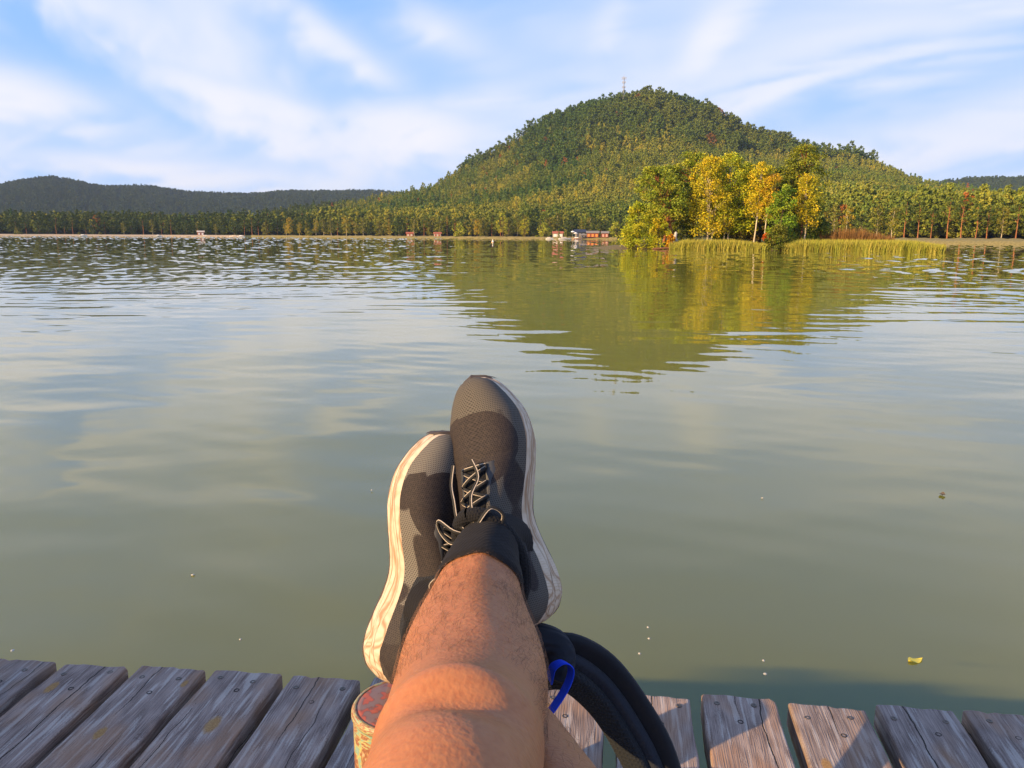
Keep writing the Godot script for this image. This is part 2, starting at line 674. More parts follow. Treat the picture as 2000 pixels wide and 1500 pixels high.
# ---------------------------------------------------------------- foliage
func leaf_cloud(mb: MB, at: Vector3, rad: Vector3, count: int, size: float, col: Color, vary: float, r: RandomNumberGenerator, droop := 0.0) -> void:
	mb.tinted = true
	for k in count:
		var d := Vector3(r.randfn(), r.randfn(), r.randfn()).normalized()
		var q := at + d * rad * pow(r.randf(), 0.4)
		var s := size * r.randf_range(0.6, 1.4)
		var a := Vector3(r.randfn(), r.randfn() * 0.7, r.randfn()).normalized()
		var b := a.cross(Vector3(r.randfn(), r.randfn(), r.randfn())).normalized()
		if droop > 0.0:
			b = (b + Vector3.DOWN * droop).normalized()
		var g := 1.0 + r.randf_range(-vary, vary)
		var tint := Color(col.r * g * r.randf_range(0.9, 1.12), col.g * g, col.b * g * r.randf_range(0.8, 1.2))
		var n := mb.v.size()
		mb.p(q - a * s * 0.5, Vector2.ZERO, tint)
		mb.p(q + b * s * 0.32, Vector2.ZERO, tint)
		mb.p(q + a * s * 0.5, Vector2.ZERO, tint)
		mb.p(q - b * s * 0.32, Vector2.ZERO, tint)
		mb.quad(n, n + 1, n + 2, n + 3)


func crown_width(shape: String, t: float) -> float:
	match shape:
		"cone":
			return pow(1.0 - t, 0.8) * 0.95 + 0.05
		"oval":
			return sqrt(maxf(0.02, 1.0 - pow(t * 1.9 - 0.9, 2.0)))
		"umbrella":
			return sqrt(maxf(0.05, 1.0 - pow(t * 1.5 - 0.55, 2.0)))
		"column":
			return sqrt(maxf(0.05, 1.0 - pow(t * 1.75 - 0.75, 4.0)))
		"dome":
			return sqrt(maxf(0.04, 1.0 - t * t))
	return 1.0


# d: h, w (crown half width), base (share of the height without leaves), shape, n (clumps), cr (clump radius), flat, leaves (a clump), leaf (size), cols, vary, trunk (radius), lean
func tree_meshes(d: Dictionary, sd: int) -> Array:
	var r := RandomNumberGenerator.new()
	r.seed = sd
	var h: float = d.h
	var lean: Vector2 = d.get("lean", Vector2.ZERO)
	var wood := MB.new()
	var path := []
	var radii := []
	var sway := Vector2(r.randf_range(-0.02, 0.02), r.randf_range(-0.02, 0.02)) * h
	var spine := func(t: float) -> Vector3:
		return Vector3(lean.x * t * h + sway.x * sin(t * 5.0), t * h * 0.97, lean.y * t * h + sway.y * sin(t * 4.0))
	for k in 9:
		var t := k / 8.0
		path.append(spine.call(t) - Vector3(0, 0.25 if k == 0 else 0.0, 0))
		radii.append(maxf(float(d.trunk) * (1.0 - 0.9 * t) * (1.25 if k == 0 else 1.0), 0.02))
	wood.tube(path, radii, d.get("sides", 7))
	for q in d.get("stems", 0):
		var out := Vector3(r.randf_range(-1, 1), 0, r.randf_range(-1, 1)) * float(d.w) * 0.5
		var p2 := []
		var r2 := []
		for k in 6:
			var t := k / 5.0
			p2.append(Vector3(out.x * (0.35 + 0.65 * t), -0.2 + t * h * 0.85, out.z * (0.35 + 0.65 * t)) + Vector3(sin(t * 4.0 + q), 0, cos(t * 3.0 + q)) * 0.12)
			r2.append(float(d.trunk) * 0.7 * (1.0 - 0.85 * t))
		wood.tube(p2, r2, 6)
	var crown := MB.new()
	var cols: Array = d.cols
	for k in int(d.n):
		var t := (k + r.randf()) / float(d.n)
		var lim: float = float(d.w) * crown_width(d.shape, t)
		var a := r.randf() * TAU
		var off := lim * pow(r.randf(), 0.55)
		var y: float = lerpf(d.base, 1.0, t)
		var c: Vector3 = spine.call(minf(y, 0.98)) + Vector3(cos(a) * off, 0, sin(a) * off * d.get("deep", 1.0))
		var cr: float = float(d.cr) * r.randf_range(0.65, 1.3) * lerpf(1.0, 0.7, t)
		var col: Color = cols[r.randi() % cols.size()]
		col = col * r.randf_range(0.85, 1.18)
		leaf_cloud(crown, c, Vector3(cr, cr * float(d.flat), cr), int(d.leaves), d.leaf, col, d.get("vary", 0.25), r, d.get("droop", 0.0))
		if k % int(d.get("every", 3)) == 0 and d.get("limbs", true):
			var from: Vector3 = spine.call(maxf(y - 0.10 - 0.12 * r.randf(), float(d.base) * 0.8))
			wood.tube([from, from.lerp(c, 0.5) + Vector3(0, 0.04 * h * r.randf_range(-0.3, 0.8), 0), c], [float(d.trunk) * 0.32, float(d.trunk) * 0.2, float(d.trunk) * 0.08], 5)
	return [wood.mesh(), crown.mesh(false)]


func plant_tree(called: String, label: String, category: String, at: Vector3, meshes: Array, bark: Material, leaves: Material, group := "", turn := 0.0, size := 1.0, crown_name := "crown") -> Node3D:
	var t := thing(called, label, category, at, group)
	t.rotation.y = turn
	t.scale = Vector3.ONE * size
	obj("trunk" if crown_name == "crown" else "stem", meshes[0], bark, t)
	obj(crown_name, meshes[1], leaves, t)
	return t


# one small mesh for woods far away: leaves and a bit of stem, tinted copy by copy
func wood_copy(d: Dictionary, sd: int) -> ArrayMesh:
	var two := tree_meshes(d, sd)
	return two[1]


func build_forest() -> void:
	M.forest = leafy(0.25)
	var w := [Color(1, 1, 1)]
	var kinds := [
		wood_copy({"h": 15.0, "w": 2.5, "base": 0.12, "shape": "cone", "n": 34, "cr": 0.95, "flat": 0.55, "leaves": 20, "leaf": 0.85, "cols": w, "vary": 0.12, "trunk": 0.2, "limbs": false}, 1),
		wood_copy({"h": 15.0, "w": 2.9, "base": 0.3, "shape": "umbrella", "n": 26, "cr": 1.2, "flat": 0.6, "leaves": 28, "leaf": 0.8, "cols": w, "vary": 0.12, "trunk": 0.2, "limbs": false}, 2),
		wood_copy({"h": 14.0, "w": 3.9, "base": 0.15, "shape": "oval", "n": 30, "cr": 1.5, "flat": 0.8, "leaves": 34, "leaf": 0.85, "cols": w, "vary": 0.12, "trunk": 0.2, "limbs": false}, 3),
		wood_copy({"h": 14.0, "w": 2.2, "base": 0.15, "shape": "column", "n": 24, "cr": 1.1, "flat": 0.9, "leaves": 28, "leaf": 0.75, "cols": w, "vary": 0.14, "trunk": 0.2, "limbs": false}, 4),
	]
	var spots := [[], [], [], []]
	var tints := [PackedColorArray(), PackedColorArray(), PackedColorArray(), PackedColorArray()]
	var kind := noise(0.006, 3, 40)
	var hue := noise(0.006, 3, 41)
	var r := RandomNumberGenerator.new()
	r.seed = 99
	# the big hill and the flat wood along the shore
	var az := -40.0
	while az < 60.0:
		az += 0.25
		var s := table(SHORE, az)
		var rad := s + (30.0 if az < 22.0 else 40.0)
		while rad < HILL_R + 30.0:
			rad += r.randf_range(3.0, 6.2) * (1.0 if az > -20.0 else 1.15)
			var flat_land: bool = table(SKYLINE, az) < 0.8
			if flat_land and rad > s + 190.0:
				break
			var a := az + r.randf_range(-0.17, 0.17)
			var q := bearing(a, rad)
			var up := land_height(a, rad)
			# trees that stand behind the crest are never seen
			var hs := HILL_R * tan(deg_to_rad(table(SKYLINE, a)))
			var share := up / maxf(hs, 1.0)
			var n := kind.get_noise_2d(q.x, q.z)
			var k := 1
			if hs > 25.0 and up > 108.0 + 25.0 * n:
				k = 2 if r.randf() < 0.86 else 0
			elif hs > 25.0 and up > 72.0 + 45.0 * n and r.randf() < 0.75:
				k = 3 if r.randf() < 0.75 else 2
			elif share > 0.15 and n < 0.0:
				k = 0 if r.randf() < 0.75 else 1
			elif r.randf() < 0.25:
				k = 3
			var g := clampf(0.5 + hue.get_noise_2d(q.x, q.z) * 1.3 + r.randf_range(-0.12, 0.12), 0.0, 1.0)
			var col: Color
			match k:
				0:
					col = Color(0.081, 0.158, 0.031).lerp(Color(0.168, 0.232, 0.037), g)
				1:
					col = Color(0.136, 0.195, 0.031).lerp(Color(0.270, 0.287, 0.041), g)
				2:
					col = Color(0.114, 0.158, 0.028).lerp(Color(0.231, 0.213, 0.034), g)
				_:
					col = Color(0.231, 0.260, 0.037).lerp(Color(0.407, 0.349, 0.041), g)
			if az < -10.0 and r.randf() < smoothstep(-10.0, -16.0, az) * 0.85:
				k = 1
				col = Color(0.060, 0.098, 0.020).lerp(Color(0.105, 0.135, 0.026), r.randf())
			if r.randf() < 0.006:
				col = Color(0.34, 0.13, 0.03)
			var size := r.randf_range(0.6, 1.05) if k != 2 else r.randf_range(0.95, 1.6)
			if k == 2:
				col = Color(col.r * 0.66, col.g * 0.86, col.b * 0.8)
			if up < 4.0 and az > -14.0:
				size *= 1.12
			if az > 24.0 and up < 8.0:
				size *= 0.85
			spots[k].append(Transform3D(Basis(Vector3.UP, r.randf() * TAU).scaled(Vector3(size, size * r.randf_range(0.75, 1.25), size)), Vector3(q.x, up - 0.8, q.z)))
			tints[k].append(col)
	# distant hills
	for side in 2:
		var tab: Array = [FAR_LEFT, FAR_RIGHT][side]
		var r0: float = [1400.0, 1300.0][side]
		var rs: float = [2500.0, 2100.0][side]
		var a0: float = [-46.0, 23.0][side]
		var a1: float = [-2.0, 44.0][side]
		for m in [15000, 5000][side]:
			var a := r.randf_range(a0, a1)
			var t := pow(r.randf(), 0.6)
			var rad := lerpf(r0 + 100.0, rs + 15.0, t)
			var q := bearing(a, rad, far_height(tab, a, rad, r0, rs) - 1.0)
			var k := 2 if r.randf() < 0.6 else 0
			var size := r.randf_range(0.9, 1.45)
			spots[k].append(Transform3D(Basis(Vector3.UP, r.randf() * TAU).scaled(Vector3(size * 1.35, size, size * 1.35)), q))
			tints[k].append(Color(0.048, 0.092, 0.034).lerp(Color(0.085, 0.125, 0.042), r.randf()))
	var names := ["conifer_wood", "pine_wood", "broadleaf_wood", "birch_wood"]
	var labels := ["dark green conifers massed on the slopes of the hill", "olive green pines massed on the flat land and lower hill", "rounded dark broadleaf crowns massed on the hilltop and distant hills", "yellowish birches massed in patches on the middle of the hill"]
	for k in 4:
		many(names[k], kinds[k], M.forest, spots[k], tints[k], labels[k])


func build_shore_trees() -> void:
	M.leaves = leafy(0.45)
	M.bark = mat(1, 1, 1, 0.9)
	M.bark.albedo_texture = ramp_tex(0.06, 3, 14, [[0.0, 0.05, 0.03, 0.02], [0.6, 0.14, 0.085, 0.05], [1.0, 0.24, 0.15, 0.09]], 128)
	M.pine_bark = mat(1, 1, 1, 0.9)
	M.pine_bark.albedo_texture = ramp_tex(0.06, 3, 15, [[0.0, 0.10, 0.035, 0.015], [0.5, 0.30, 0.11, 0.04], [1.0, 0.42, 0.19, 0.08]], 128)
	M.birch_bark = mat(1, 1, 1, 0.8)
	M.birch_bark.albedo_texture = ramp_tex(0.05, 3, 16, [[0.0, 0.06, 0.05, 0.04], [0.3, 0.45, 0.38, 0.27], [1.0, 0.66, 0.58, 0.44]], 128)
	var yellow := [Color(0.356, 0.262, 0.020), Color(0.273, 0.235, 0.020), Color(0.205, 0.209, 0.022)]
	var green := [Color(0.102, 0.137, 0.020), Color(0.137, 0.163, 0.022), Color(0.075, 0.111, 0.018)]
	var olive := [Color(0.164, 0.163, 0.020), Color(0.205, 0.189, 0.022), Color(0.116, 0.131, 0.018)]
	var dark := [Color(0.048, 0.079, 0.016), Color(0.068, 0.098, 0.018)]
	var birch := {"h": 13.0, "w": 2.6, "base": 0.2, "shape": "column", "n": 46, "cr": 1.0, "flat": 0.95, "leaves": 26, "leaf": 0.55, "cols": yellow, "trunk": 0.16, "droop": 0.5}
	var round_ := {"h": 11.0, "w": 4.0, "base": 0.1, "shape": "oval", "n": 60, "cr": 1.25, "flat": 0.8, "leaves": 24, "leaf": 0.6, "cols": olive, "trunk": 0.22}
	var pine := {"h": 14.0, "w": 2.9, "base": 0.5, "shape": "umbrella", "n": 34, "cr": 1.1, "flat": 0.55, "leaves": 28, "leaf": 0.55, "cols": green, "trunk": 0.22}
	var bush := {"h": 5.5, "w": 3.2, "base": 0.0, "shape": "dome", "n": 40, "cr": 1.0, "flat": 0.8, "leaves": 24, "leaf": 0.5, "cols": olive, "trunk": 0.15}
	var made := {}
	for v in 3:
		made["birch%d" % v] = tree_meshes(birch, 500 + v)
		made["round%d" % v] = tree_meshes(round_, 510 + v)
		made["pine%d" % v] = tree_meshes(pine, 520 + v)
		made["bush%d" % v] = tree_meshes(bush, 530 + v)
	birch.cols = olive
	round_.cols = dark
	pine.cols = dark
	for v in 3:
		made["dpine%d" % v] = tree_meshes(pine, 570 + v)
	for v in 2:
		made["obirch%d" % v] = tree_meshes(birch, 540 + v)
		made["dround%d" % v] = tree_meshes(round_, 550 + v)
	round_.cols = [Color(0.30, 0.085, 0.02), Color(0.24, 0.075, 0.02)]
	birch.cols = [Color(0.394, 0.361, 0.025), Color(0.328, 0.328, 0.025), Color(0.262, 0.295, 0.025)]
	birch.w = 3.3
	made["bright0"] = tree_meshes(birch, 580)
	birch.w = 2.4
	birch.cols = [Color(0.410, 0.279, 0.021), Color(0.344, 0.279, 0.025)]
	made["bright1"] = tree_meshes(birch, 581)
	bush.cols = [Color(0.295, 0.312, 0.025), Color(0.230, 0.262, 0.025)]
	made["bright2"] = tree_meshes(bush, 582)
	made["red0"] = tree_meshes(round_, 560)
	# trees that stand out: kind, bearing, metres behind the water's edge, size, label
	var told := [
		["bright0", -0.75, 9.0, 1.12, "tall yellow-green birch standing out brightest in the far shore row", "birch_tree"],
		["bright1", -2.6, 9.0, 0.82, "orange-yellow birch on the far shore left of the brightest tree", "birch_tree"],
		["bright2", -3.9, 8.0, 1.5, "low olive tree on the far shore beside the orange-yellow birch", "broadleaf_tree"],
		["bright0", 0.9, 10.0, 0.8, "thin yellow-green birch just right of the brightest shore tree", "birch_tree"],
		["bright2", 2.3, 9.0, 1.5, "rounded green-yellow tree beside the tan reed bank on the far shore", "broadleaf_tree"],
		["dround0", 1.6, 25.0, 1.05, "dark tree in the shadowed gap right of the brightest shore tree", "broadleaf_tree"],
		["dround1", 4.2, 34.0, 1.1, "dark tree behind the boat landing", "broadleaf_tree"],
		["dround0", 5.6, 40.0, 1.1, "dark tree behind the white umbrellas of the landing", "broadleaf_tree"],
		["pine0", 6.4, 16.0, 0.62, "green pine behind the red wooden cabins", "pine_tree"],
		["bright2", 7.5, 9.0, 1.5, "yellow-green bushy tree at the right end of the red cabins", "broadleaf_tree"],
		["red0", 4.4, 80.0, 0.42, "small red autumn tree on the slope above the boat landing", "broadleaf_tree"],
		["red0", -2.4, 95.0, 0.34, "small orange-red tree on the slope above the orange-yellow birch", "broadleaf_tree"],
		["bush1", -32.3, 4.0, 1.0, "rounded yellow-green bush at the far left of the beach", "shrub"],
		["bush2", -29.0, 6.0, 0.42, "tiny round bush on the beach, left of a pair", "shrub"],
		["bush0", -27.8, 6.0, 0.46, "tiny round bush on the beach, right of a pair", "shrub"],
		["bright1", -15.9, 10.0, 0.95, "broad golden birch where the pine trunks end on the left shore", "birch_tree"],
		["bush1", -14.6, 5.0, 1.1, "low rounded bush at the water beside the white boats", "shrub"],
		["round0", -17.5, 14.0, 0.85, "yellowish tree right beside the bare pine trunks of the left shore", "broadleaf_tree"],
	]
	var gold: Material = M.leaves
	for q in told:
		var at := bearing(q[1], table(SHORE, q[1]) + q[2])
		at.y = land_height(q[1], table(SHORE, q[1]) + q[2])
		var conifer: bool = q[5] == "pine_tree"
		plant_tree(q[5], q[4], "shrub" if q[5] == "shrub" else "tree", at, made[q[0]], M.pine_bark if conifer else M.bark, gold, "trees standing out on the far shore", rng.randf() * TAU, q[3], "foliage" if q[5] == "shrub" else "crown")
	# the rest of the front row
	var look := {"birch": "slender yellow-green birch", "obirch": "slim olive birch", "pine": "bare-trunked pine", "dpine": "dark bare-trunked pine", "round": "broad olive tree", "dround": "dark green tree"}
	var nth := ["first", "second", "third", "fourth", "fifth", "sixth", "seventh", "eighth", "ninth", "tenth", "eleventh", "twelfth", "thirteenth", "fourteenth", "fifteenth", "sixteenth", "seventeenth", "eighteenth", "nineteenth", "twentieth"]
	var seen := {}
	var az := -33.0
	while az < 7.3:
		az += rng.randf_range(0.42, 0.72)
		var k: String
		if az < -19.0:
			k = ["dpine", "dpine", "dpine", "dround", "obirch"][rng.randi() % 5]
		elif az < -16.4:
			k = "dpine"
		else:
			k = ["obirch", "birch", "dround", "round", "obirch", "pine"][rng.randi() % 6]
		if az > 2.8 and k == "birch":
			k = "dround"
		var at := bearing(az, table(SHORE, az) + rng.randf_range(12.0, 24.0))
		at.y = land_height(az, table(SHORE, az) + 20.0)
		var where := "behind the long beach" if az < -19.0 else "by the red hut" if az < -16.4 else "behind the boats and low bush" if az < -12.0 else "behind the grass bank" if az < -5.0 else "beside the brightest birch" if az < 2.6 else "behind the boat landing"
		seen[k + where] = seen.get(k + where, -1) + 1
		shore_tree(k, "%s far shore %s from the left %s" % [nth[mini(seen[k + where], 19)], look[k], where], at, made, rng.randf_range(0.72, 1.12) * (0.85 if az < -14.0 else 1.0), "front row of the far shore wood")
	az = 20.6
	while az < 36.0:
		az += rng.randf_range(0.5, 0.95)
		var k: String = ["pine", "pine", "pine", "round", "obirch"][rng.randi() % 5]
		if az < 24.5:
			k = ["birch", "obirch", "birch", "dround"][rng.randi() % 4]
		var at := bearing(az, table(SHORE, az) + rng.randf_range(26.0, 36.0))
		at.y = land_height(az, table(SHORE, az) + 30.0)
		seen[k] = seen.get(k, -1) + 1
		shore_tree(k, "%s %s from the left behind the right-hand meadow" % [nth[mini(seen[k], 19)], look[k]], at, made, rng.randf_range(0.68, 0.92), "trees behind the right-hand meadow")


func shore_tree(k: String, label: String, at: Vector3, made: Dictionary, size: float, group: String) -> void:
	var called: String = {"birch": "birch_tree", "obirch": "birch_tree", "pine": "pine_tree", "dpine": "pine_tree", "round": "broadleaf_tree", "dround": "broadleaf_tree"}[k]
	var pick: Array = made[k + str(rng.randi() % (2 if made.has(k + "1") and not made.has(k + "2") else 3))]
	plant_tree(called, label, "tree", at, pick, M.birch_bark if k == "birch" or k == "obirch" else M.pine_bark if k == "pine" or k == "dpine" else M.bark, M.leaves, group, rng.randf() * TAU, size)


# ---------------------------------------------------------------- small things on the far shore
func seen_at(px: float, r: float, y := 0.0) -> Vector3:
	# where a thing stands that lies in that direction, px counted in the 2000 columns of the view at the horizon
	return bearing(rad_to_deg(atan((px - 1000.0) / 1527.0)), r, y)


func box_mesh(size: Vector3, b := 0.03, at := Vector3.ZERO) -> ArrayMesh:
	var mb := MB.new()
	mb.cbox(size, b, Transform3D(Basis.IDENTITY, at))
	return mb.mesh(false)


func gable(w: float, d: float, h: float, over := 0.3, y := 0.0) -> ArrayMesh:
	var mb := MB.new()
	var a := w / 2.0 + over
	var b := d / 2.0 + over
	var rings := []
	for s in [-1.0, 1.0]:
		rings.append(PackedVector3Array([Vector3(s * a, y, -b), Vector3(s * a, y + h, 0), Vector3(s * a, y, b), Vector3(s * a, y - 0.15, b), Vector3(s * a, y + h - 0.18, 0), Vector3(s * a, y - 0.15, -b)]))
	mb.loft(rings)
	return mb.mesh(false)


func cabin(called: String, label: String, at: Vector3, size: Vector3, wall: Material, roof: Material, front: Material, openings: int) -> void:
	var t := thing(called, label, "cabin", at, "buildings on the far shore")
	t.rotation.y = atan2(-at.x, -at.z)
	obj("wall", box_mesh(size, 0.05, Vector3(0, size.y / 2.0, 0)), wall, t)
	obj("roof", gable(size.x, size.z, size.y * 0.45, 0.4, size.y), roof, t)
	for k in openings:
		var x := (k + 0.5) / openings - 0.5
		obj("door" if k == 0 else "window", box_mesh(Vector3(size.x / openings * 0.55, size.y * 0.6, 0.12), 0.02, Vector3(x * size.x, size.y * 0.42, size.z / 2.0 + 0.03)), front, t)


func boat(label: String, at: Vector3, length: float, turn: float, hull: Material, cover: Material) -> void:
	var t := thing("moored_boat", label, "boat", at, "boats moored at the far shore")
	t.rotation.y = turn
	var mb := MB.new()
	var rings := []
	for k in 9:
		var s := k / 8.0
		var w := 0.75 * sin(PI * clampf(s * 0.75 + 0.2, 0.0, 1.0)) * (1.0 if k < 8 else 0.1)
		var x := (s - 0.5) * length
		rings.append(PackedVector3Array([Vector3(x, 0.55 + 0.15 * s, -w), Vector3(x, 0.1, -w * 0.7), Vector3(x, -0.12, 0), Vector3(x, 0.1, w * 0.7), Vector3(x, 0.55 + 0.15 * s, w)]))
	mb.loft(rings)
	obj("hull", mb.mesh(false), hull, t)
	obj("cabin_cover", box_mesh(Vector3(length * 0.4, 0.55, 0.9), 0.12, Vector3(-length * 0.08, 0.8, 0)), cover, t)


func build_shore_things() -> void:
	var red_wood := mat(0.22, 0.045, 0.02, 0.7)
	var orange := mat(0.62, 0.24, 0.045, 0.7)
	var grey := mat(0.20, 0.18, 0.16, 0.8)
	var white := mat(0.78, 0.76, 0.72, 0.5)
	var navy := mat(0.025, 0.035, 0.07, 0.6)
	var pale := mat(0.5, 0.44, 0.38, 0.8)
	var rust := mat(0.36, 0.10, 0.05, 0.8)
	var pink := mat(0.5, 0.30, 0.24, 0.8)
	cabin("wooden_cabin", "longer red wooden cabin with orange doors, left of two on the far shore", seen_at(1156, 413, 1.0), Vector3(6.2, 2.3, 4.0), red_wood, grey, orange, 3)
	cabin("wooden_cabin", "shorter red wooden cabin, right of two on the far shore", seen_at(1180, 413, 1.0), Vector3(3.6, 2.2, 3.5), red_wood, grey, pink, 2)
	cabin("boathouse", "low pale boathouse with a red roof beside the boat landing", seen_at(1088, 428, 0.9), Vector3(5.5, 2.2, 4.0), pale, rust, white, 2)
	cabin("boathouse", "dark navy building behind the white umbrellas", seen_at(1131, 431, 0.9), Vector3(6.0, 3.0, 4.5), navy, navy, grey, 3)
	cabin("shelter", "grey roofed open shelter left of the red cabins", seen_at(1139, 416, 0.8), Vector3(3.2, 1.3, 3.0), grey, grey, navy, 2)
	cabin("boathouse", "small red roofed hut on the left part of the far shore", seen_at(799, 478, 0.9), Vector3(4.0, 1.8, 3.0), rust, rust, pale, 2)
	cabin("boathouse", "pale hut among the birches of the far shore", seen_at(853, 468, 0.9), Vector3(4.2, 1.8, 3.0), pale, rust, rust, 2)
	cabin("boathouse", "red hut by the pine trunks on the left shore", seen_at(391, 588, 0.9), Vector3(4.4, 2.2, 3.0), rust, pale, white, 2)
	for q in [[1117.0, 1.4, "taller white umbrella at the boat landing"], [1122.5, 0.7, "shorter white umbrella at the boat landing"]]:
		var t := thing("beach_umbrella", q[2], "umbrella", seen_at(q[0], 409, 0.7), "umbrellas at the landing")
		var pole := MB.new()
		pole.tube([Vector3.ZERO, Vector3(0, 2.1 + q[1], 0)], 0.05, 6)
		obj("pole", pole.mesh(), white, t)
		var top := MB.new()
		top.lathe([Vector2(1.15, 1.5 + q[1]), Vector2(1.0, 1.75 + q[1]), Vector2(0.5, 2.05 + q[1]), Vector2(0.02, 2.2 + q[1])], 8)
		obj("canopy", top.mesh(false), white, t)
	boat("white boat with a rounded bow at the landing below the pointed shrubs", seen_at(1102, 403), 6.5, 0.2, white, pale)
	boat("small white boat at the right end of the landing", seen_at(1126, 402), 4.5, 0.1, pink, white)
	boat("white boat at the foot of the tan reed bank", seen_at(1072, 408), 4.0, 0.0, white, pale)
	boat("white boat by the red hut near the pine trunks", seen_at(401, 578), 7.5, 0.1, white, white)
	boat("pale boat right of the pine trunks, nearest the low bush", seen_at(458, 560), 8.0, 0.0, white, pale)
	boat("tiny white boat among the left shore reeds", seen_at(470, 553), 5.0, 0.2, white, white)
	boat("white boat at the far left beach", seen_at(161, 610), 5.0, 0.3, white, white)
	boat("white boat at the middle of the left beach", seen_at(308, 592), 4.0, 0.3, white, white)
	var deck := thing("landing_stage", "low pale landing stage in front of the white umbrellas", "jetty", seen_at(1118, 405))
	for k in 8:
		obj("plank", box_mesh(Vector3(1.2, 0.08, 2.2), 0.01, Vector3((k - 3.5) * 1.24, 0.55, 0)), pink, deck)
	for k in 4:
		obj("post", box_mesh(Vector3(0.2, 1.2, 0.2), 0.02, Vector3((k - 1.5) * 2.9, -0.1, 0.8)), grey, deck)
	var cyp := tree_meshes({"h": 4.2, "w": 0.85, "base": 0.02, "shape": "column", "n": 44, "cr": 0.35, "flat": 1.2, "leaves": 22, "leaf": 0.3, "cols": [Color(0.17, 0.19, 0.03), Color(0.23, 0.22, 0.035)], "trunk": 0.1, "limbs": false}, 610)
	plant_tree("pointed_shrub", "taller pointed yellow-green shrub at the boat landing", "shrub", seen_at(1103, 407, 0.7), cyp, M.bark, M.leaves, "pointed shrubs at the landing", 0.0, 1.05, "foliage")
	plant_tree("pointed_shrub", "shorter pointed yellow-green shrub at the boat landing", "shrub", seen_at(1090, 408, 0.7), cyp, M.bark, M.leaves, "pointed shrubs at the landing", 1.0, 0.75, "foliage")
	# mast on the hilltop
	var az := 7.75
	var mast := thing("antenna_mast", "slender antenna mast rising above the trees near the hilltop", "mast", bearing(az, HILL_R - 10.0, land_height(az, HILL_R - 10.0) + 1.0))
	mast.scale = Vector3(1.3, 1.3, 1.3)
	var steel := mat(0.42, 0.42, 0.44, 0.5, 0.3)
	var pole := MB.new()
	for k in 3:
		var a := TAU * k / 3.0
		pole.tube([Vector3(cos(a) * 0.9, 0, sin(a) * 0.9), Vector3(cos(a) * 0.45, 31.0, sin(a) * 0.45)], 0.14, 5)
	for k in 15:
		for s in 3:
			var a := TAU * s / 3.0
			var b := TAU * (s + 1) / 3.0
			pole.tube([Vector3(cos(a) * 0.8, k * 2.0, sin(a) * 0.8), Vector3(cos(b) * 0.75, k * 2.0 + 2.0, sin(b) * 0.75)], 0.07, 4)
	obj("lattice", pole.mesh(), steel, mast)
	for lev in [[30.0, 1.7, 2.2], [26.5, 1.3, 1.6], [22.5, 1.3, 1.5]]:
		for k in 4:
			var a := TAU * k / 4.0 + 0.4
			obj("antenna_panel", box_mesh(Vector3(0.6, lev[2], 0.35), 0.05, Vector3(cos(a) * lev[1], lev[0], sin(a) * lev[1])), steel, mast)
	var rod := MB.new()
	rod.tube([Vector3(0, 30.5, 0), Vector3(0, 34.0, 0)], 0.08, 5)
	obj("lightning_rod", rod.mesh(), steel, mast)
	# buoy
	var buoy := thing("buoy", "small white buoy on the open water before the far shore", "buoy", seen_at(961, 172))
	var b := MB.new()
	b.lathe([Vector2(0.02, -0.2), Vector2(0.26, -0.08), Vector2(0.28, 0.12), Vector2(0.12, 0.32), Vector2(0.08, 0.6), Vector2(0.01, 0.66)], 14)
	obj("float", b.mesh(), white, buoy)
	var ring := MB.new()
	ring.lathe([Vector2(0.285, 0.0), Vector2(0.3, 0.02), Vector2(0.3, 0.07), Vector2(0.284, 0.09)], 14)
	obj("band", ring.mesh(), orange, buoy)


# ---------------------------------------------------------------- the island
func isle_height(x: float, z: float) -> float:
	# x from the middle of the island, z towards the viewer
	var e := pow((x + 1.0) / 15.0, 2.0) + pow(z / 8.5, 2.0)
	return 0.75 * (1.0 - e) if e < 1.2 else -0.2


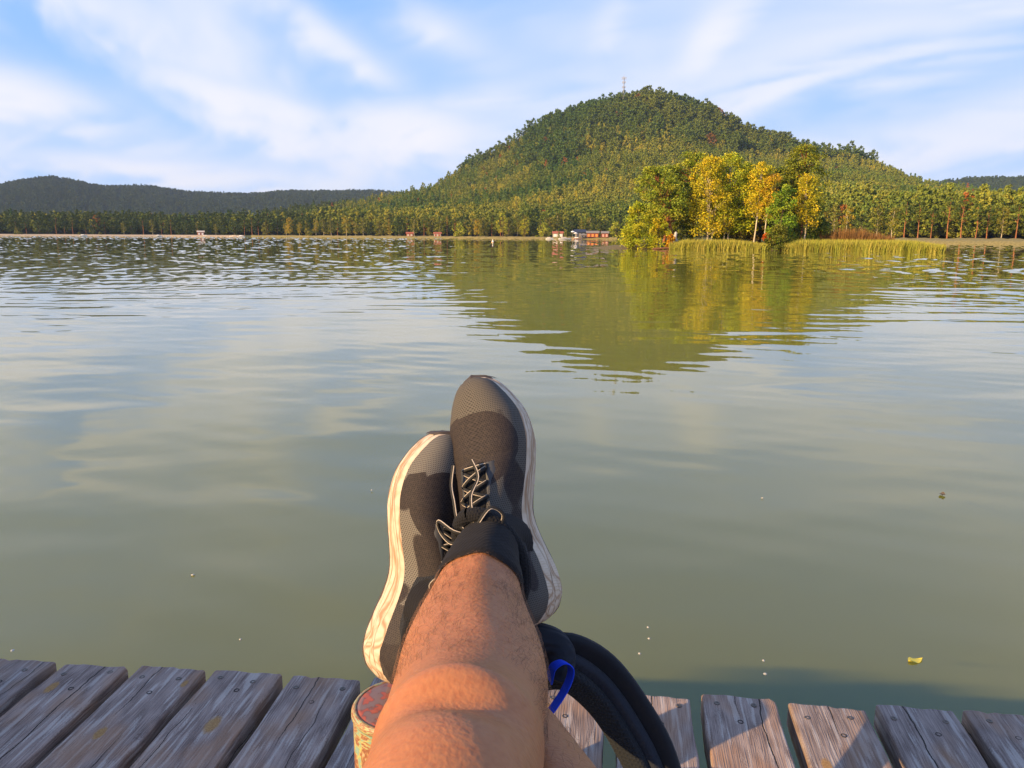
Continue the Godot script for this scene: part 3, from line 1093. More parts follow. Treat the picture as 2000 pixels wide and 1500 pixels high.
func build_island() -> void:
	var mid := Vector3(25.5, 0, -98.5)
	var mb := MB.new()
	for j in 30:
		for i in 60:
			var q := Vector3(lerpf(-18, 18, i / 59.0), 0, lerpf(-10.5, 10.5, j / 29.0))
			q.y = isle_height(q.x, q.z) + rng.randf_range(-0.05, 0.05)
			mb.p(q + mid, Vector2(q.x, q.z) * 0.2)
	for j in 29:
		for i in 59:
			var a := j * 60 + i
			mb.quad(a, a + 1, a + 61, a + 60)
	var f0 := (mb.v[mb.i[2]] - mb.v[mb.i[0]]).cross(mb.v[mb.i[1]] - mb.v[mb.i[0]])
	if f0.y < 0.0:
		for k in range(0, mb.i.size(), 3):
			var s := mb.i[k + 1]
			mb.i[k + 1] = mb.i[k + 2]
			mb.i[k + 2] = s
	var soil := mat(1, 1, 1, 0.95)
	soil.albedo_texture = ramp_tex(0.05, 4, 24, [[0.0, 0.07, 0.05, 0.02], [0.5, 0.14, 0.11, 0.035], [1.0, 0.26, 0.19, 0.07]])
	structure("island_ground", mb.mesh(), soil)

	var gold := [Color(0.496, 0.377, 0.015), Color(0.437, 0.377, 0.018), Color(0.377, 0.347, 0.019)]
	var lime := [Color(0.328, 0.357, 0.019), Color(0.268, 0.328, 0.021), Color(0.396, 0.377, 0.019)]
	var fresh := [Color(0.179, 0.278, 0.019), Color(0.139, 0.239, 0.019), Color(0.239, 0.317, 0.025)]
	var pinec := [Color(0.217, 0.268, 0.025), Color(0.168, 0.217, 0.021), Color(0.278, 0.288, 0.025)]
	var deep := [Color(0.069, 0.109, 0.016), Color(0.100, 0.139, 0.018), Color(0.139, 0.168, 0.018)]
	var rusty := [Color(0.456, 0.278, 0.016), Color(0.377, 0.317, 0.018)]
	var pine := {"shape": "umbrella", "n": 95, "cr": 0.85, "flat": 0.6, "leaves": 80, "leaf": 0.21, "cols": pinec, "trunk": 0.2, "base": 0.35, "every": 3, "vary": 0.3}
	var birch := {"shape": "column", "n": 120, "cr": 0.72, "flat": 0.95, "leaves": 62, "leaf": 0.19, "cols": gold, "trunk": 0.11, "base": 0.16, "droop": 0.5, "every": 4, "vary": 0.3}
	var bush := {"shape": "dome", "n": 60, "cr": 0.5, "flat": 0.85, "leaves": 60, "leaf": 0.18, "cols": lime, "trunk": 0.08, "base": 0.02, "every": 5, "vary": 0.3}
	var list := [
		# kind, name, px, distance, height, half width, changes, label
		[pine, "pine_tree", 1319, 95.0, 9.2, 3.1, {"lean": Vector2(-0.33, 0.05), "base": 0.36, "trunk": 0.24, "n": 130}, "pine leaning to the left with a reddish trunk on the island"],
		[pine, "pine_tree", 1296, 100.0, 9.6, 3.0, {"base": 0.2, "n": 130}, "pine behind the leaning one at the island's left end"],
		[pine, "pine_tree", 1350, 100.0, 11.2, 3.0, {"base": 0.3, "n": 130}, "tall pine between the leaning pine and the golden birch"],
		[birch, "birch_tree", 1380, 95.0, 10.4, 2.5, {"stems": 2, "n": 190}, "broad golden birch with several pale stems, largest on the island"],
		[birch, "birch_tree", 1419, 96.5, 10.8, 2.5, {"cols": lime, "n": 180, "stems": 1}, "tall yellow-green birch right beside the broad golden one"],
		[pine, "broadleaf_tree", 1400, 102.5, 10.2, 2.6, {"cols": lime, "shape": "oval", "base": 0.08, "n": 150}, "yellow-green tree filling the gap behind the broad golden birch"],
		[pine, "broadleaf_tree", 1446, 102.5, 10.0, 2.6, {"cols": pinec, "shape": "oval", "base": 0.08, "n": 150}, "green tree behind the olive-yellow birch"],
		[pine, "broadleaf_tree", 1482, 102.0, 9.6, 2.4, {"cols": pinec + lime, "shape": "oval", "base": 0.08, "n": 140}, "green tree behind the slim golden birch"],
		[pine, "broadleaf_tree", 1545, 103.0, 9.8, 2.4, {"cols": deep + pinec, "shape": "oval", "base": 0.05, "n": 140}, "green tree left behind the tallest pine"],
		[birch, "birch_tree", 1447, 97.0, 9.3, 1.9, {"cols": lime}, "olive-yellow birch in the middle of the island"],
		[birch, "birch_tree", 1470, 94.0, 9.9, 1.35, {"base": 0.42, "n": 80, "lean": Vector2(0.06, 0)}, "slim golden birch with a long bare pale stem"],
		[birch, "birch_tree", 1492, 93.5, 8.6, 1.15, {"base": 0.45, "n": 55, "cols": rusty, "trunk": 0.09, "lean": Vector2(0.05, 0)}, "thin sparse birch with orange leaves and a bare pale stem"],
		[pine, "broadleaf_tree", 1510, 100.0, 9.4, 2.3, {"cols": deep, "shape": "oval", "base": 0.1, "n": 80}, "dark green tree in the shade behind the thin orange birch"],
		[bush, "young_alder", 1523, 92.0, 7.2, 1.7, {"cols": fresh, "shape": "column", "n": 95, "cr": 0.55, "trunk": 0.12}, "bright fresh green young tree at the reeds on the island"],
		[pine, "pine_tree", 1562, 100.0, 12.2, 2.6, {"cols": [Color(0.149, 0.179, 0.018), Color(0.198, 0.217, 0.019)], "base": 0.35, "n": 130}, "tallest pine of the island at its right end"],
		[birch, "birch_tree", 1568, 94.5, 8.4, 1.35, {"cols": gold, "base": 0.35, "n": 80}, "golden birch in front of the tallest pine"],
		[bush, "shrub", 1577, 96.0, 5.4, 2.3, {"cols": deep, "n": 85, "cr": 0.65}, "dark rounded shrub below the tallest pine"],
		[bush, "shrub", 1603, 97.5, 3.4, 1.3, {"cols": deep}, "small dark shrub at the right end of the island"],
		[bush, "shrub", 1518, 90.6, 2.7, 1.5, {"cols": [Color(0.130, 0.139, 0.018), Color(0.090, 0.109, 0.016)]}, "low green shrub at the water below the fresh green young tree"],
		[bush, "shrub", 1244, 93.5, 5.4, 2.1, {"n": 100, "cr": 0.6}, "large lime-yellow shrub at the island's left tip"],
		[bush, "shrub", 1284, 92.6, 3.5, 1.8, {"n": 70, "cols": gold + lime}, "golden shrub under the leaning pine at the water"],
		[bush, "shrub", 1226, 94.5, 2.8, 1.0, {"n": 40}, "smallest lime shrub at the very left tip of the island"],
		[bush, "shrub", 1400, 98.0, 3.6, 2.0, {"cols": lime + deep}, "olive shrub below the broad golden birch"],
		[bush, "shrub", 1442, 97.5, 3.4, 1.9, {"cols": [Color(0.119, 0.090, 0.016), Color(0.149, 0.130, 0.018)]}, "brownish shrub below the olive-yellow birch"],
		[bush, "shrub", 1480, 98.0, 4.2, 1.9, {"cols": [Color(0.130, 0.085, 0.013), Color(0.100, 0.100, 0.016)]}, "brown-green shrub behind the bare birch stems"],
		[bush, "shrub", 1340, 99.0, 3.8, 1.8, {"cols": pinec}, "green shrub behind the pale stump"],
		[bush, "shrub", 1497, 91.6, 1.9, 0.42, {"cols": [Color(0.496, 0.119, 0.012)], "n": 14, "cr": 0.28, "base": 0.55}, "tiny orange-red shrub beside the fresh green young tree"],
		[bush, "shrub", 1310, 91.2, 1.7, 0.55, {"cols": [Color(0.496, 0.278, 0.013), Color(0.447, 0.198, 0.013)], "n": 22, "cr": 0.3}, "small orange shrub at the foot of the leaning pine"],
	]
	for k in list.size():
		var q: Array = list[k]
		var d: Dictionary = q[0].duplicate()
		d.h = q[4]
		d.w = q[5]
		d.merge(q[6], true)
		var at := seen_at(q[2], q[3])
		at.y = maxf(isle_height(at.x - mid.x, at.z - mid.z), 0.0)
		var shrub: bool = q[1] == "shrub"
		var bark: Material = M.pine_bark if q[1] == "pine_tree" else M.birch_bark if q[1] == "birch_tree" else M.bark
		plant_tree(q[1], q[7], "shrub" if shrub else "tree", at, tree_meshes(d, 700 + k), bark, M.leaves, "", 0.0, 1.0, "foliage" if shrub else "crown")

	# pale split stump and the dark log beside it
	var wood := mat(1, 1, 1, 0.9)
	wood.albedo_texture = ramp_tex(0.08, 3, 27, [[0.0, 0.30, 0.25, 0.22], [1.0, 0.72, 0.66, 0.62]], 128)
	var at := seen_at(1317, 92.2, 0.25)
	var st := thing("split_stump", "pale bare split stump standing under the leaning pine", "stump", at)
	var a := MB.new()
	a.tube([Vector3(-0.32, -0.1, 0), Vector3(-0.2, 0.5, 0.02), Vector3(0.0, 1.15, 0), Vector3(0.08, 1.62, 0), Vector3(0.06, 1.75, 0)], [0.2, 0.17, 0.23, 0.17, 0.06], 8)
	obj("main_stem", a.mesh(), wood, st)
	var a2 := MB.new()
	a2.tube([Vector3(0.32, -0.1, 0.1), Vector3(0.22, 0.5, 0.05), Vector3(0.08, 1.1, 0.02)], [0.16, 0.13, 0.12], 8)
	obj("side_stem", a2.mesh(), wood, st)
	var lg := MB.new()
	lg.tube([Vector3(-1.6, 0, 0.2), Vector3(-0.6, 0.12, 0), Vector3(0.6, 0.25, -0.1), Vector3(1.9, 0.5, -0.2)], [0.2, 0.22, 0.19, 0.12], 8)
	for k in 3:
		lg.tube([Vector3(k * 0.7 - 0.6, 0.2, 0), Vector3(k * 0.7 - 0.4, 0.75, 0.1)], [0.06, 0.02], 5)
	tag(obj("fallen_log", lg.mesh(), mat(0.035, 0.025, 0.018, 0.9)), "dark fallen log lying right of the pale split stump", "log").position = seen_at(1334, 92.0, 0.55)
	var st2 := MB.new()
	st2.tube([Vector3(-1.5, 0, 0), Vector3(0, 0.1, 0.1), Vector3(1.6, 0.02, 0)], [0.1, 0.13, 0.07], 7)
	tag(obj("driftwood", st2.mesh(), mat(0.16, 0.07, 0.03, 0.9)), "reddish driftwood at the waterline below the golden shrub", "driftwood").position = seen_at(1300, 89.9, 0.05)

	# reeds
	var tuft := MB.new()
	tuft.tinted = true
	var r := RandomNumberGenerator.new()
	r.seed = 5
	for k in 26:
		var b := Vector3(r.randf_range(-0.25, 0.25), 0, r.randf_range(-0.25, 0.25))
		var tip := b + Vector3(r.randf_range(-0.28, 0.28), r.randf_range(0.55, 1.15), r.randf_range(-0.2, 0.2))
		var side := Vector3(r.randfn(), 0, r.randfn()).normalized() * 0.016
		var g := r.randf_range(0.75, 1.25)
		var col := Color(g, g, g)
		var n := tuft.v.size()
		var mid_p := b.lerp(tip, 0.55) + Vector3(0, 0.1, 0)
		for q in [b - side, b + side, mid_p - side, mid_p + side, tip]:
			tuft.p(q, Vector2.ZERO, col)
		tuft.quad(n, n + 1, n + 3, n + 2)
		tuft.tri(n + 2, n + 3, n + 4)
	var tm := tuft.mesh(false)
	for band in [
		["reed_bed", "yellow-green reeds in the water before the island's birches", 1310.0, 1500.0, 89.6, 92.6, 1.1, Color(0.320, 0.336, 0.040), Color(0.416, 0.352, 0.064), 1500],
		["reed_bed", "long yellow-green reed bed reaching right of the island", 1532.0, 1842.0, 89.4, 95.5, 1.15, Color(0.288, 0.320, 0.036), Color(0.416, 0.352, 0.064), 2900],
		["reddish_reeds", "reddish brown reeds behind the long reed bed", 1602.0, 1740.0, 96.0, 99.0, 2.3, Color(0.208, 0.104, 0.036), Color(0.272, 0.152, 0.048), 700]]:
		var places := []
		var cols := PackedColorArray()
		for k in int(band[9]):
			var px := r.randf_range(band[2], band[3])
			var q := seen_at(px, r.randf_range(band[4], band[5]), -0.05)
			var edge := clampf((float(band[3]) - px) / 60.0, 0.25, 1.0) * clampf((px - float(band[2])) / 25.0, 0.4, 1.0)
			var s: float = float(band[6]) * r.randf_range(0.65, 1.1) * lerpf(0.6, 1.0, edge)
			places.append(Transform3D(Basis(Vector3.UP, r.randf() * TAU).scaled(Vector3(1.1, s, 1.1)), q))
			cols.append(band[7].lerp(band[8], r.randf()))
		many(band[0], tm, M.leaves, places, cols, band[1])


# ---------------------------------------------------------------- the dock
# weathered board: colour and relief; x across 0.127 m, y along 0.64 m
func board_maps(sd: int, knots: Array, cathedral: float, cracks: Array) -> Array:
	var w := 208
	var h := 1024
	var n1 := noise(1.0, 3, sd)
	var n2 := noise(1.0, 2, sd + 50)
	var hi := PackedFloat32Array()
	hi.resize(w * h)
	var f := func(ix: int, iy: int) -> Color:
		var x := (ix + 0.5) / w * 0.127
		var y := (iy + 0.5) / h * 0.64
		var g := x + n1.get_noise_2d(x * 9.0, y * 3.2) * 0.010
		var heart := 0.0
		for k in knots:
			var dx: float = x - k[0]
			var dy: float = (y - k[1]) * 0.5
			var d := sqrt(dx * dx + dy * dy)
			g += signf(dx) * float(k[2]) * 1.3 * exp(-pow(d / (float(k[2]) * 2.6), 2.0)) * (1.0 - exp(-pow(dx / 0.004, 2.0)))
			heart = maxf(heart, 1.0 - smoothstep(float(k[2]) * 0.45, float(k[2]) * 0.85, d + n1.get_noise_2d(x * 160.0, y * 160.0) * 0.0015))
		if cathedral > 0.0:
			var cx := (x - cathedral) * 1.25
			g = lerpf(g, sqrt(cx * cx + pow(0.012 + y * 0.075, 2.0)) * 1.4 + n1.get_noise_2d(x * 20.0, y * 5.0) * 0.006, 0.85)
		var per := 0.0052 * (1.0 + 0.55 * n2.get_noise_2d(g * 60.0, 3.0))
		var ring := 0.5 + 0.5 * sin(g * TAU / per + n2.get_noise_2d(x * 60.0, y * 8.0) * 3.0)
		ring = pow(ring, 1.6) * clampf(0.55 + n1.get_noise_2d(x * 30.0 + 40.0, y * 6.0) * 1.3, 0.0, 1.0)
		var fib := n1.get_noise_2d(x * 1100.0, y * 16.0)
		var fib2 := n2.get_noise_2d(x * 380.0, y * 6.0)
		var grit := n2.get_noise_2d(x * 420.0, y * 260.0)
		var blot := n2.get_noise_2d(x * 34.0, y * 12.0)
		var stain := n1.get_noise_2d(x * 10.0 + 7.0, y * 5.0)
		var pale := smoothstep(0.12, 0.45, n1.get_noise_2d(x * 70.0 + 20.0, y * 5.5) + grit * 0.15)
		var v := 0.46 - 0.30 * ring + fib * 0.26 + fib2 * 0.26 + blot * 0.26 + grit * 0.10
		v = clampf(v, 0.0, 1.0)
		var col := Color(0.13, 0.086, 0.071).lerp(Color(0.48, 0.365, 0.305), v)
		col = col.lerp(Color(0.54, 0.46, 0.40), pale * 0.55)
		col = col.lerp(Color(0.34, 0.18, 0.095), clampf(stain * 1.0 - 0.02, 0.0, 0.55))
		var high := 0.55 - ring * 0.25 + fib * 0.2 + fib2 * 0.3
		if heart > 0.0:
			var rr := 0.5 + 0.5 * sin(n1.get_noise_2d(x * 220.0, y * 110.0) * 9.0)
			col = col.lerp(Color(0.42, 0.235, 0.075).lerp(Color(0.20, 0.09, 0.03), rr * 0.7), heart * 0.9)
			high = lerpf(high, 0.75, heart)
		for c in cracks:
			if y > c[1] and y < c[2]:
				var open: float = float(c[3]) * minf(1.0, minf((y - float(c[1])) / 0.05, (float(c[2]) - y) / 0.05))
				var d := absf(x - float(c[0]) - n1.get_noise_2d(y * 5.0, float(c[0]) * 90.0) * 0.008 - n1.get_noise_2d(y * 40.0, 3.0) * 0.0012)
				if d < open:
					col = Color(0.03, 0.022, 0.018)
					high = 0.0
		hi[iy * w + ix] = high
		return col.linear_to_srgb()
	var t := tex(w, h, f)
	var g := func(ix: int, iy: int) -> Color:
		var q := hi[iy * w + ix]
		return Color(q, q, q)
	return [t, tex(w, h, g)]


func board_mesh(wid: float, length: float, thick: float, sd: int) -> ArrayMesh:
	# x across, z from 0 (front end) back to length; the top lies at y = 0
	var r := RandomNumberGenerator.new()
	r.seed = sd
	var n := noise(9.0, 2, sd)
	var mb := MB.new()
	var b := 0.004
	var rows := [0.0, 0.003, 0.006, 0.02, 0.05, 0.1, 0.16, 0.24, 0.34, 0.46, 0.6, 0.9, 1.3, length]
	var rings := []
	for k in rows.size():
		var z: float = rows[k]
		var lower := (0.003 if k == 0 else 0.001 if k == 1 else 0.0)
		var ring := PackedVector3Array()
		var prof := []
		var e := b + n.get_noise_1d(z * 2.0) * 0.002
		prof.append(Vector2(-wid / 2.0, -thick))
		prof.append(Vector2(-wid / 2.0, -e))
		prof.append(Vector2(-wid / 2.0 + e * 0.3, -e * 0.3))
		prof.append(Vector2(-wid / 2.0 + e, 0))
		for q in 9:
			prof.append(Vector2(lerpf(-wid / 2.0 + e, wid / 2.0 - e, (q + 0.5) / 9.0), n.get_noise_2d(q * 0.05, z * 0.3) * 0.0014))
		prof.append(Vector2(wid / 2.0 - e, 0))
		prof.append(Vector2(wid / 2.0 - e * 0.3, -e * 0.3))
		prof.append(Vector2(wid / 2.0, -e))
		prof.append(Vector2(wid / 2.0, -thick))
		for q in prof:
			var front := n.get_noise_2d(q.x * 6.0, 40.0) * 0.006 if k < 4 else 0.0
			var wob := n.get_noise_2d(z * 0.5, 9.0) * 0.003
			ring.append(Vector3(q.x + wob, q.y - (lower if q.y > -thick * 0.5 else 0.0), z + front))
		rings.append(ring)
	var wide: int = rings[0].size()
	for k in rings.size():
		for q in wide:
			var at: Vector3 = rings[k][q]
			var u := clampf(at.x / wid + 0.5, 0.0, 1.0)
			if q == 0 or q == wide - 1:
				u += (-0.25 if q == 0 else 0.25)
			mb.p(at, Vector2(u, at.z / 0.64))
	for k in rings.size() - 1:
		for q in wide - 1:
			var a := k * wide + q
			mb.quad(a, a + 1, a + wide + 1, a + wide)
	for side in 2:
		var base := mb.v.size()
		for q in wide:
			var at: Vector3 = rings[0 if side == 0 else -1][q]
			mb.p(at, Vector2(at.x / wid + 0.5, at.y / 0.64))
		for q in wide - 2:
			if side == 0:
				mb.tri(base, base + q + 2, base + q + 1)
			else:
				mb.tri(base, base + q + 1, base + q + 2)
	# underside
	var a0 := mb.v.size()
	for at in [rings[0][0], rings[0][wide - 1], rings[-1][wide - 1], rings[-1][0]]:
		mb.p(at, Vector2(at.x / wid + 0.5, at.z / 0.64))
	mb.quad(a0, a0 + 3, a0 + 2, a0 + 1)
	mb.orient()
	return mb.mesh()


func build_dock() -> void:
	var sets := [
		board_maps(1, [[0.03, 0.08, 0.013]], -1.0, [[0.082, -0.1, 0.6, 0.0011]]),
		board_maps(2, [[0.05, 0.2, 0.012], [0.115, 0.05, 0.008]], -1.0, [[0.045, -0.1, 0.16, 0.0008], [0.09, 0.2, 0.5, 0.0008]]),
		board_maps(3, [[0.075, 0.16, 0.017]], -1.0, [[0.02, 0.1, 0.5, 0.0007]]),
		board_maps(4, [], 0.062, [[0.098, -0.1, 0.3, 0.001], [0.06, -0.1, 0.07, 0.0007]]),
		board_maps(5, [[0.035, 0.035, 0.010], [0.1, 0.4, 0.012]], -1.0, [[0.06, -0.1, 0.32, 0.001]]),
		board_maps(6, [[0.1, 0.3, 0.014]], -1.0, [[0.05, -0.1, 0.2, 0.0009], [0.088, 0.05, 0.4, 0.0006]]),
	]
	var woods := []
	for q in 12:
		var s: Array = sets[q % 6]
		var m := mat(1, 1, 1, 0.82)
		if q >= 6:
			m.uv1_scale = Vector3(-1, 1, 1)
			m.uv1_offset = Vector3(1, 0.37, 0)
			m.albedo_color = Color(0.93, 0.95, 0.97)
		m.albedo_texture = s[0]
		m.heightmap_enabled = true
		m.heightmap_texture = s[1]
		m.heightmap_scale = 0.16
		m.metallic_specular = 0.35
		woods.append(m)
	var beam_mat := mat(1, 1, 1, 0.9)
	beam_mat.albedo_texture = ramp_tex(0.05, 3, 33, [[0.0, 0.05, 0.04, 0.032], [1.0, 0.16, 0.13, 0.105]], 256)
	var screw_mat := mat(0.16, 0.125, 0.10, 0.45, 0.8)
	var hole_mat := mat(0.03, 0.022, 0.018, 0.8)
	var t := thing("wooden_dock", "weathered grey-brown plank dock along the bottom of the view", "dock", Vector3(0, DOCK_Y, 0))
	var boards := []
	for k in 4:
		boards.append(board_mesh(0.1265, 1.9, 0.045, 60 + k))
	var screw := MB.new()
	screw.lathe([Vector2(0.0052, -0.006), Vector2(0.0052, 0.0003), Vector2(0.0046, 0.0009), Vector2(0.0030, 0.0010), Vector2(0.0020, -0.0004), Vector2(0.0002, -0.0006)], 14)
	var screw_mesh := screw.mesh()
	var hole := MB.new()
	hole.lathe([Vector2(0.0046, -0.004), Vector2(0.0050, 0.0002), Vector2(0.0040, 0.0006), Vector2(0.0034, -0.001), Vector2(0.0002, -0.0012)], 10)
	var hole_mesh := hole.mesh()
	var r := RandomNumberGenerator.new()
	r.seed = 17
	var pick := {-8: 9, -7: 8, -6: 0, -5: 1, -4: 2, -3: 5, -2: 7, -1: 10, 0: 11, 1: 4, 2: 3, 3: 10, 4: 6, 5: 8, 6: 5, 7: 1}
	for k in range(-14, 15):
		# gaps between boards are met along the front edge every 0.148 m; board k runs from gap k to gap k + 1
		var x := 0.032 + 0.1485 * k + 0.074
		var turn := deg_to_rad(7.4 + x * 2.6)
		var z := -(1.264 - 0.085 * x) + r.randf_range(-0.007, 0.007)
		var b := obj("plank", boards[posmod(k * 7 + 3, 4)], woods[pick.get(k, posmod(k * 5, 12))], t)
		b.position = Vector3(x, r.randf_range(-0.002, 0.003), z)
		b.rotation.y = -turn
		b.scale = Vector3(r.randf_range(0.985, 1.015), 1, 1)
		for s in [[-0.036, 0.034, 0], [0.034, 0.03, 0], [0.004, 0.072, 1]]:
			var n := obj("screw", screw_mesh if s[2] == 0 else hole_mesh, screw_mat if s[2] == 0 else hole_mat, b)
			n.position = Vector3(s[0] + r.randf_range(-0.012, 0.012), 0.0004, s[1] + r.randf_range(-0.01, 0.012))
	for z in [-1.02, 0.3]:
		var bm := MB.new()
		bm.cbox(Vector3(4.6, 0.12, 0.1), 0.006)
		var o := obj("beam", bm.mesh(false), beam_mat, t)
		o.position = Vector3(0, -0.113, z)
		o.rotation.y = -0.083
	for q in [[-1.9, -1.15], [-0.55, -1.08], [0.85, -0.95], [2.1, -0.85], [-1.9, 0.2], [0.85, 0.4]]:
		var pl := MB.new()
		pl.lathe([Vector2(0.08, -1.6), Vector2(0.08, -0.2), Vector2(0.07, -0.18)], 12)
		var o := obj("pile", pl.mesh(), beam_mat, t)
		o.position = Vector3(q[0], 0, q[1])

	# the bench that carries the sitter, behind the picture's lower edge
	var bench := thing("wooden_bench", "low plank bench under the sitting person", "bench", Vector3(0.0, DOCK_Y, 0.16))
	for k in 3:
		var s := MB.new()
		s.cbox(Vector3(1.1, 0.035, 0.11), 0.005)
		obj("seat_plank", s.mesh(false), beam_mat, bench).position = Vector3(0, 0.325, (k - 1) * 0.125)
	for sx in [-0.42, 0.42]:
		for sz in [-0.12, 0.12]:
			var s := MB.new()
			s.cbox(Vector3(0.07, 0.306, 0.07), 0.005)
			obj("leg", s.mesh(false), beam_mat, bench).position = Vector3(sx, 0.154, sz)
	# a low chest, added out of view to throw shade over the left boards
	var chest := thing("added_shade_chest", "low wooden chest added unseen beyond the left edge to shade the boards", "chest", Vector3(-1.27, DOCK_Y, -0.55))
	for k in 3:
		var s := MB.new()
		s.cbox(Vector3(0.42, 0.109, 0.5), 0.004)
		obj("board", s.mesh(false), beam_mat, chest).position = Vector3(0, 0.0575 + k * 0.112, 0)
	var lid := MB.new()
	lid.cbox(Vector3(0.46, 0.026, 0.53), 0.006)
	obj("lid", lid.mesh(false), beam_mat, chest).position = Vector3(0, 0.354, 0)
	var crate := thing("added_shade_crate", "flat wooden crate added unseen in front of the chest to shade the boards", "crate", Vector3(-1.25, DOCK_Y, -0.99))  # likewise added out of view, completes the shade on the left boards
	for k in 2:
		var s := MB.new()
		s.cbox(Vector3(0.38, 0.102, 0.3), 0.004)
		obj("board", s.mesh(false), beam_mat, crate).position = Vector3(0, 0.054 + k * 0.105, 0)


func build_bollard() -> void:
	var at := Vector3(-0.139, DOCK_Y, -0.858)
	var t := thing("mooring_bollard", "rusty steel bollard with flaking red and green paint under the heel", "bollard", at)
	var paint := mat(1, 1, 1, 0.55)
	paint.albedo_texture = ramp_tex(0.022, 5, 41, [[0.0, 0.24, 0.34, 0.30], [0.28, 0.20, 0.30, 0.22], [0.36, 0.42, 0.38, 0.10], [0.43, 0.36, 0.30, 0.20], [0.50, 0.26, 0.10, 0.04], [0.60, 0.20, 0.085, 0.05], [0.72, 0.40, 0.24, 0.10], [0.85, 0.36, 0.33, 0.27], [1.0, 0.5, 0.14, 0.05]])
	paint.uv1_scale = Vector3(1.6, 1.0, 1)
	var top := mat(1, 1, 1, 0.5)
	top.albedo_texture = ramp_tex(0.012, 5, 43, [[0.0, 0.20, 0.14, 0.135], [0.46, 0.18, 0.12, 0.115], [0.50, 0.14, 0.07, 0.06], [0.56, 0.34, 0.075, 0.04], [0.8, 0.40, 0.10, 0.05], [1.0, 0.30, 0.07, 0.04]])
	top.uv1_triplanar = true
	top.uv1_scale = Vector3(6, 6, 6)
	top.uv1_offset = Vector3(0.42, 0, 0.2)
	var mb := MB.new()
	mb.lathe([Vector2(0.055, 0.0), Vector2(0.055, 0.1), Vector2(0.055, 0.2), Vector2(0.055, 0.222)], 48)
	obj("pipe", mb.mesh(), paint, t)
	var rim := MB.new()
	rim.lathe([Vector2(0.0520, 0.2200), Vector2(0.0556, 0.2205), Vector2(0.0572, 0.2235), Vector2(0.0568, 0.228), Vector2(0.0545, 0.2315), Vector2(0.051, 0.2322), Vector2(0.050, 0.2290)], 48, Transform3D.IDENTITY, false)
	obj("rim", rim.mesh(), paint, t)
	var cap := MB.new()
	cap.lathe([Vector2(0.0525, 0.226), Vector2(0.0520, 0.2312), Vector2(0.045, 0.2318), Vector2(0.02, 0.2324), Vector2(0.0005, 0.2326)], 48)
	obj("cap", cap.mesh(), top, t)
	var plate := MB.new()
	plate.lathe([Vector2(0.1, 0.0005), Vector2(0.1, 0.011), Vector2(0.098, 0.013), Vector2(0.0552, 0.0132)], 40)
	obj("base_plate", plate.mesh(false), paint, t)


# ---------------------------------------------------------------- backpack
func smooth_path(pts: Array, steps: int) -> Array:
	var out := []
	for k in pts.size() - 1:
		for s in steps:
			out.append(pts[k].cubic_interpolate(pts[k + 1], pts[maxi(k - 1, 0)], pts[mini(k + 2, pts.size() - 1)], float(s) / steps))
	out.append(pts[-1])
	return out


# a band swept along a path; half width along `across`, half thickness the other way
func band(pts: Array, half_w, half_t: float, across: Vector3, sides := 14, power := 0.6) -> ArrayMesh:
	var mb := MB.new()
	var rings := []
	for k in pts.size():
		var d: Vector3 = (pts[mini(k + 1, pts.size() - 1)] - pts[maxi(k - 1, 0)]).normalized()
		var a := (across - d * across.dot(d)).normalized()
		var n := d.cross(a)
		var w: float = half_w if half_w is float else half_w[k]
		var ring := PackedVector3Array()
		for s in sides:
			var t := TAU * s / sides
			ring.append(pts[k] + a * w * signf(cos(t)) * pow(absf(cos(t)), power) + n * half_t * signf(sin(t)) * pow(absf(sin(t)), power))
		rings.append(ring)
	mb.loft(rings)
	return mb.mesh()


func cloth(r: float, g: float, b: float, weave: Texture2D, scale: float, relief: float) -> StandardMaterial3D:
	var m := mat(r, g, b, 0.85)
	m.heightmap_enabled = true
	m.heightmap_texture = weave
	m.heightmap_scale = relief
	m.uv1_triplanar = true
	m.uv1_scale = Vector3.ONE * scale
	m.metallic_specular = 0.3
	m.rim_enabled = true
	m.rim = 0.25
	return m


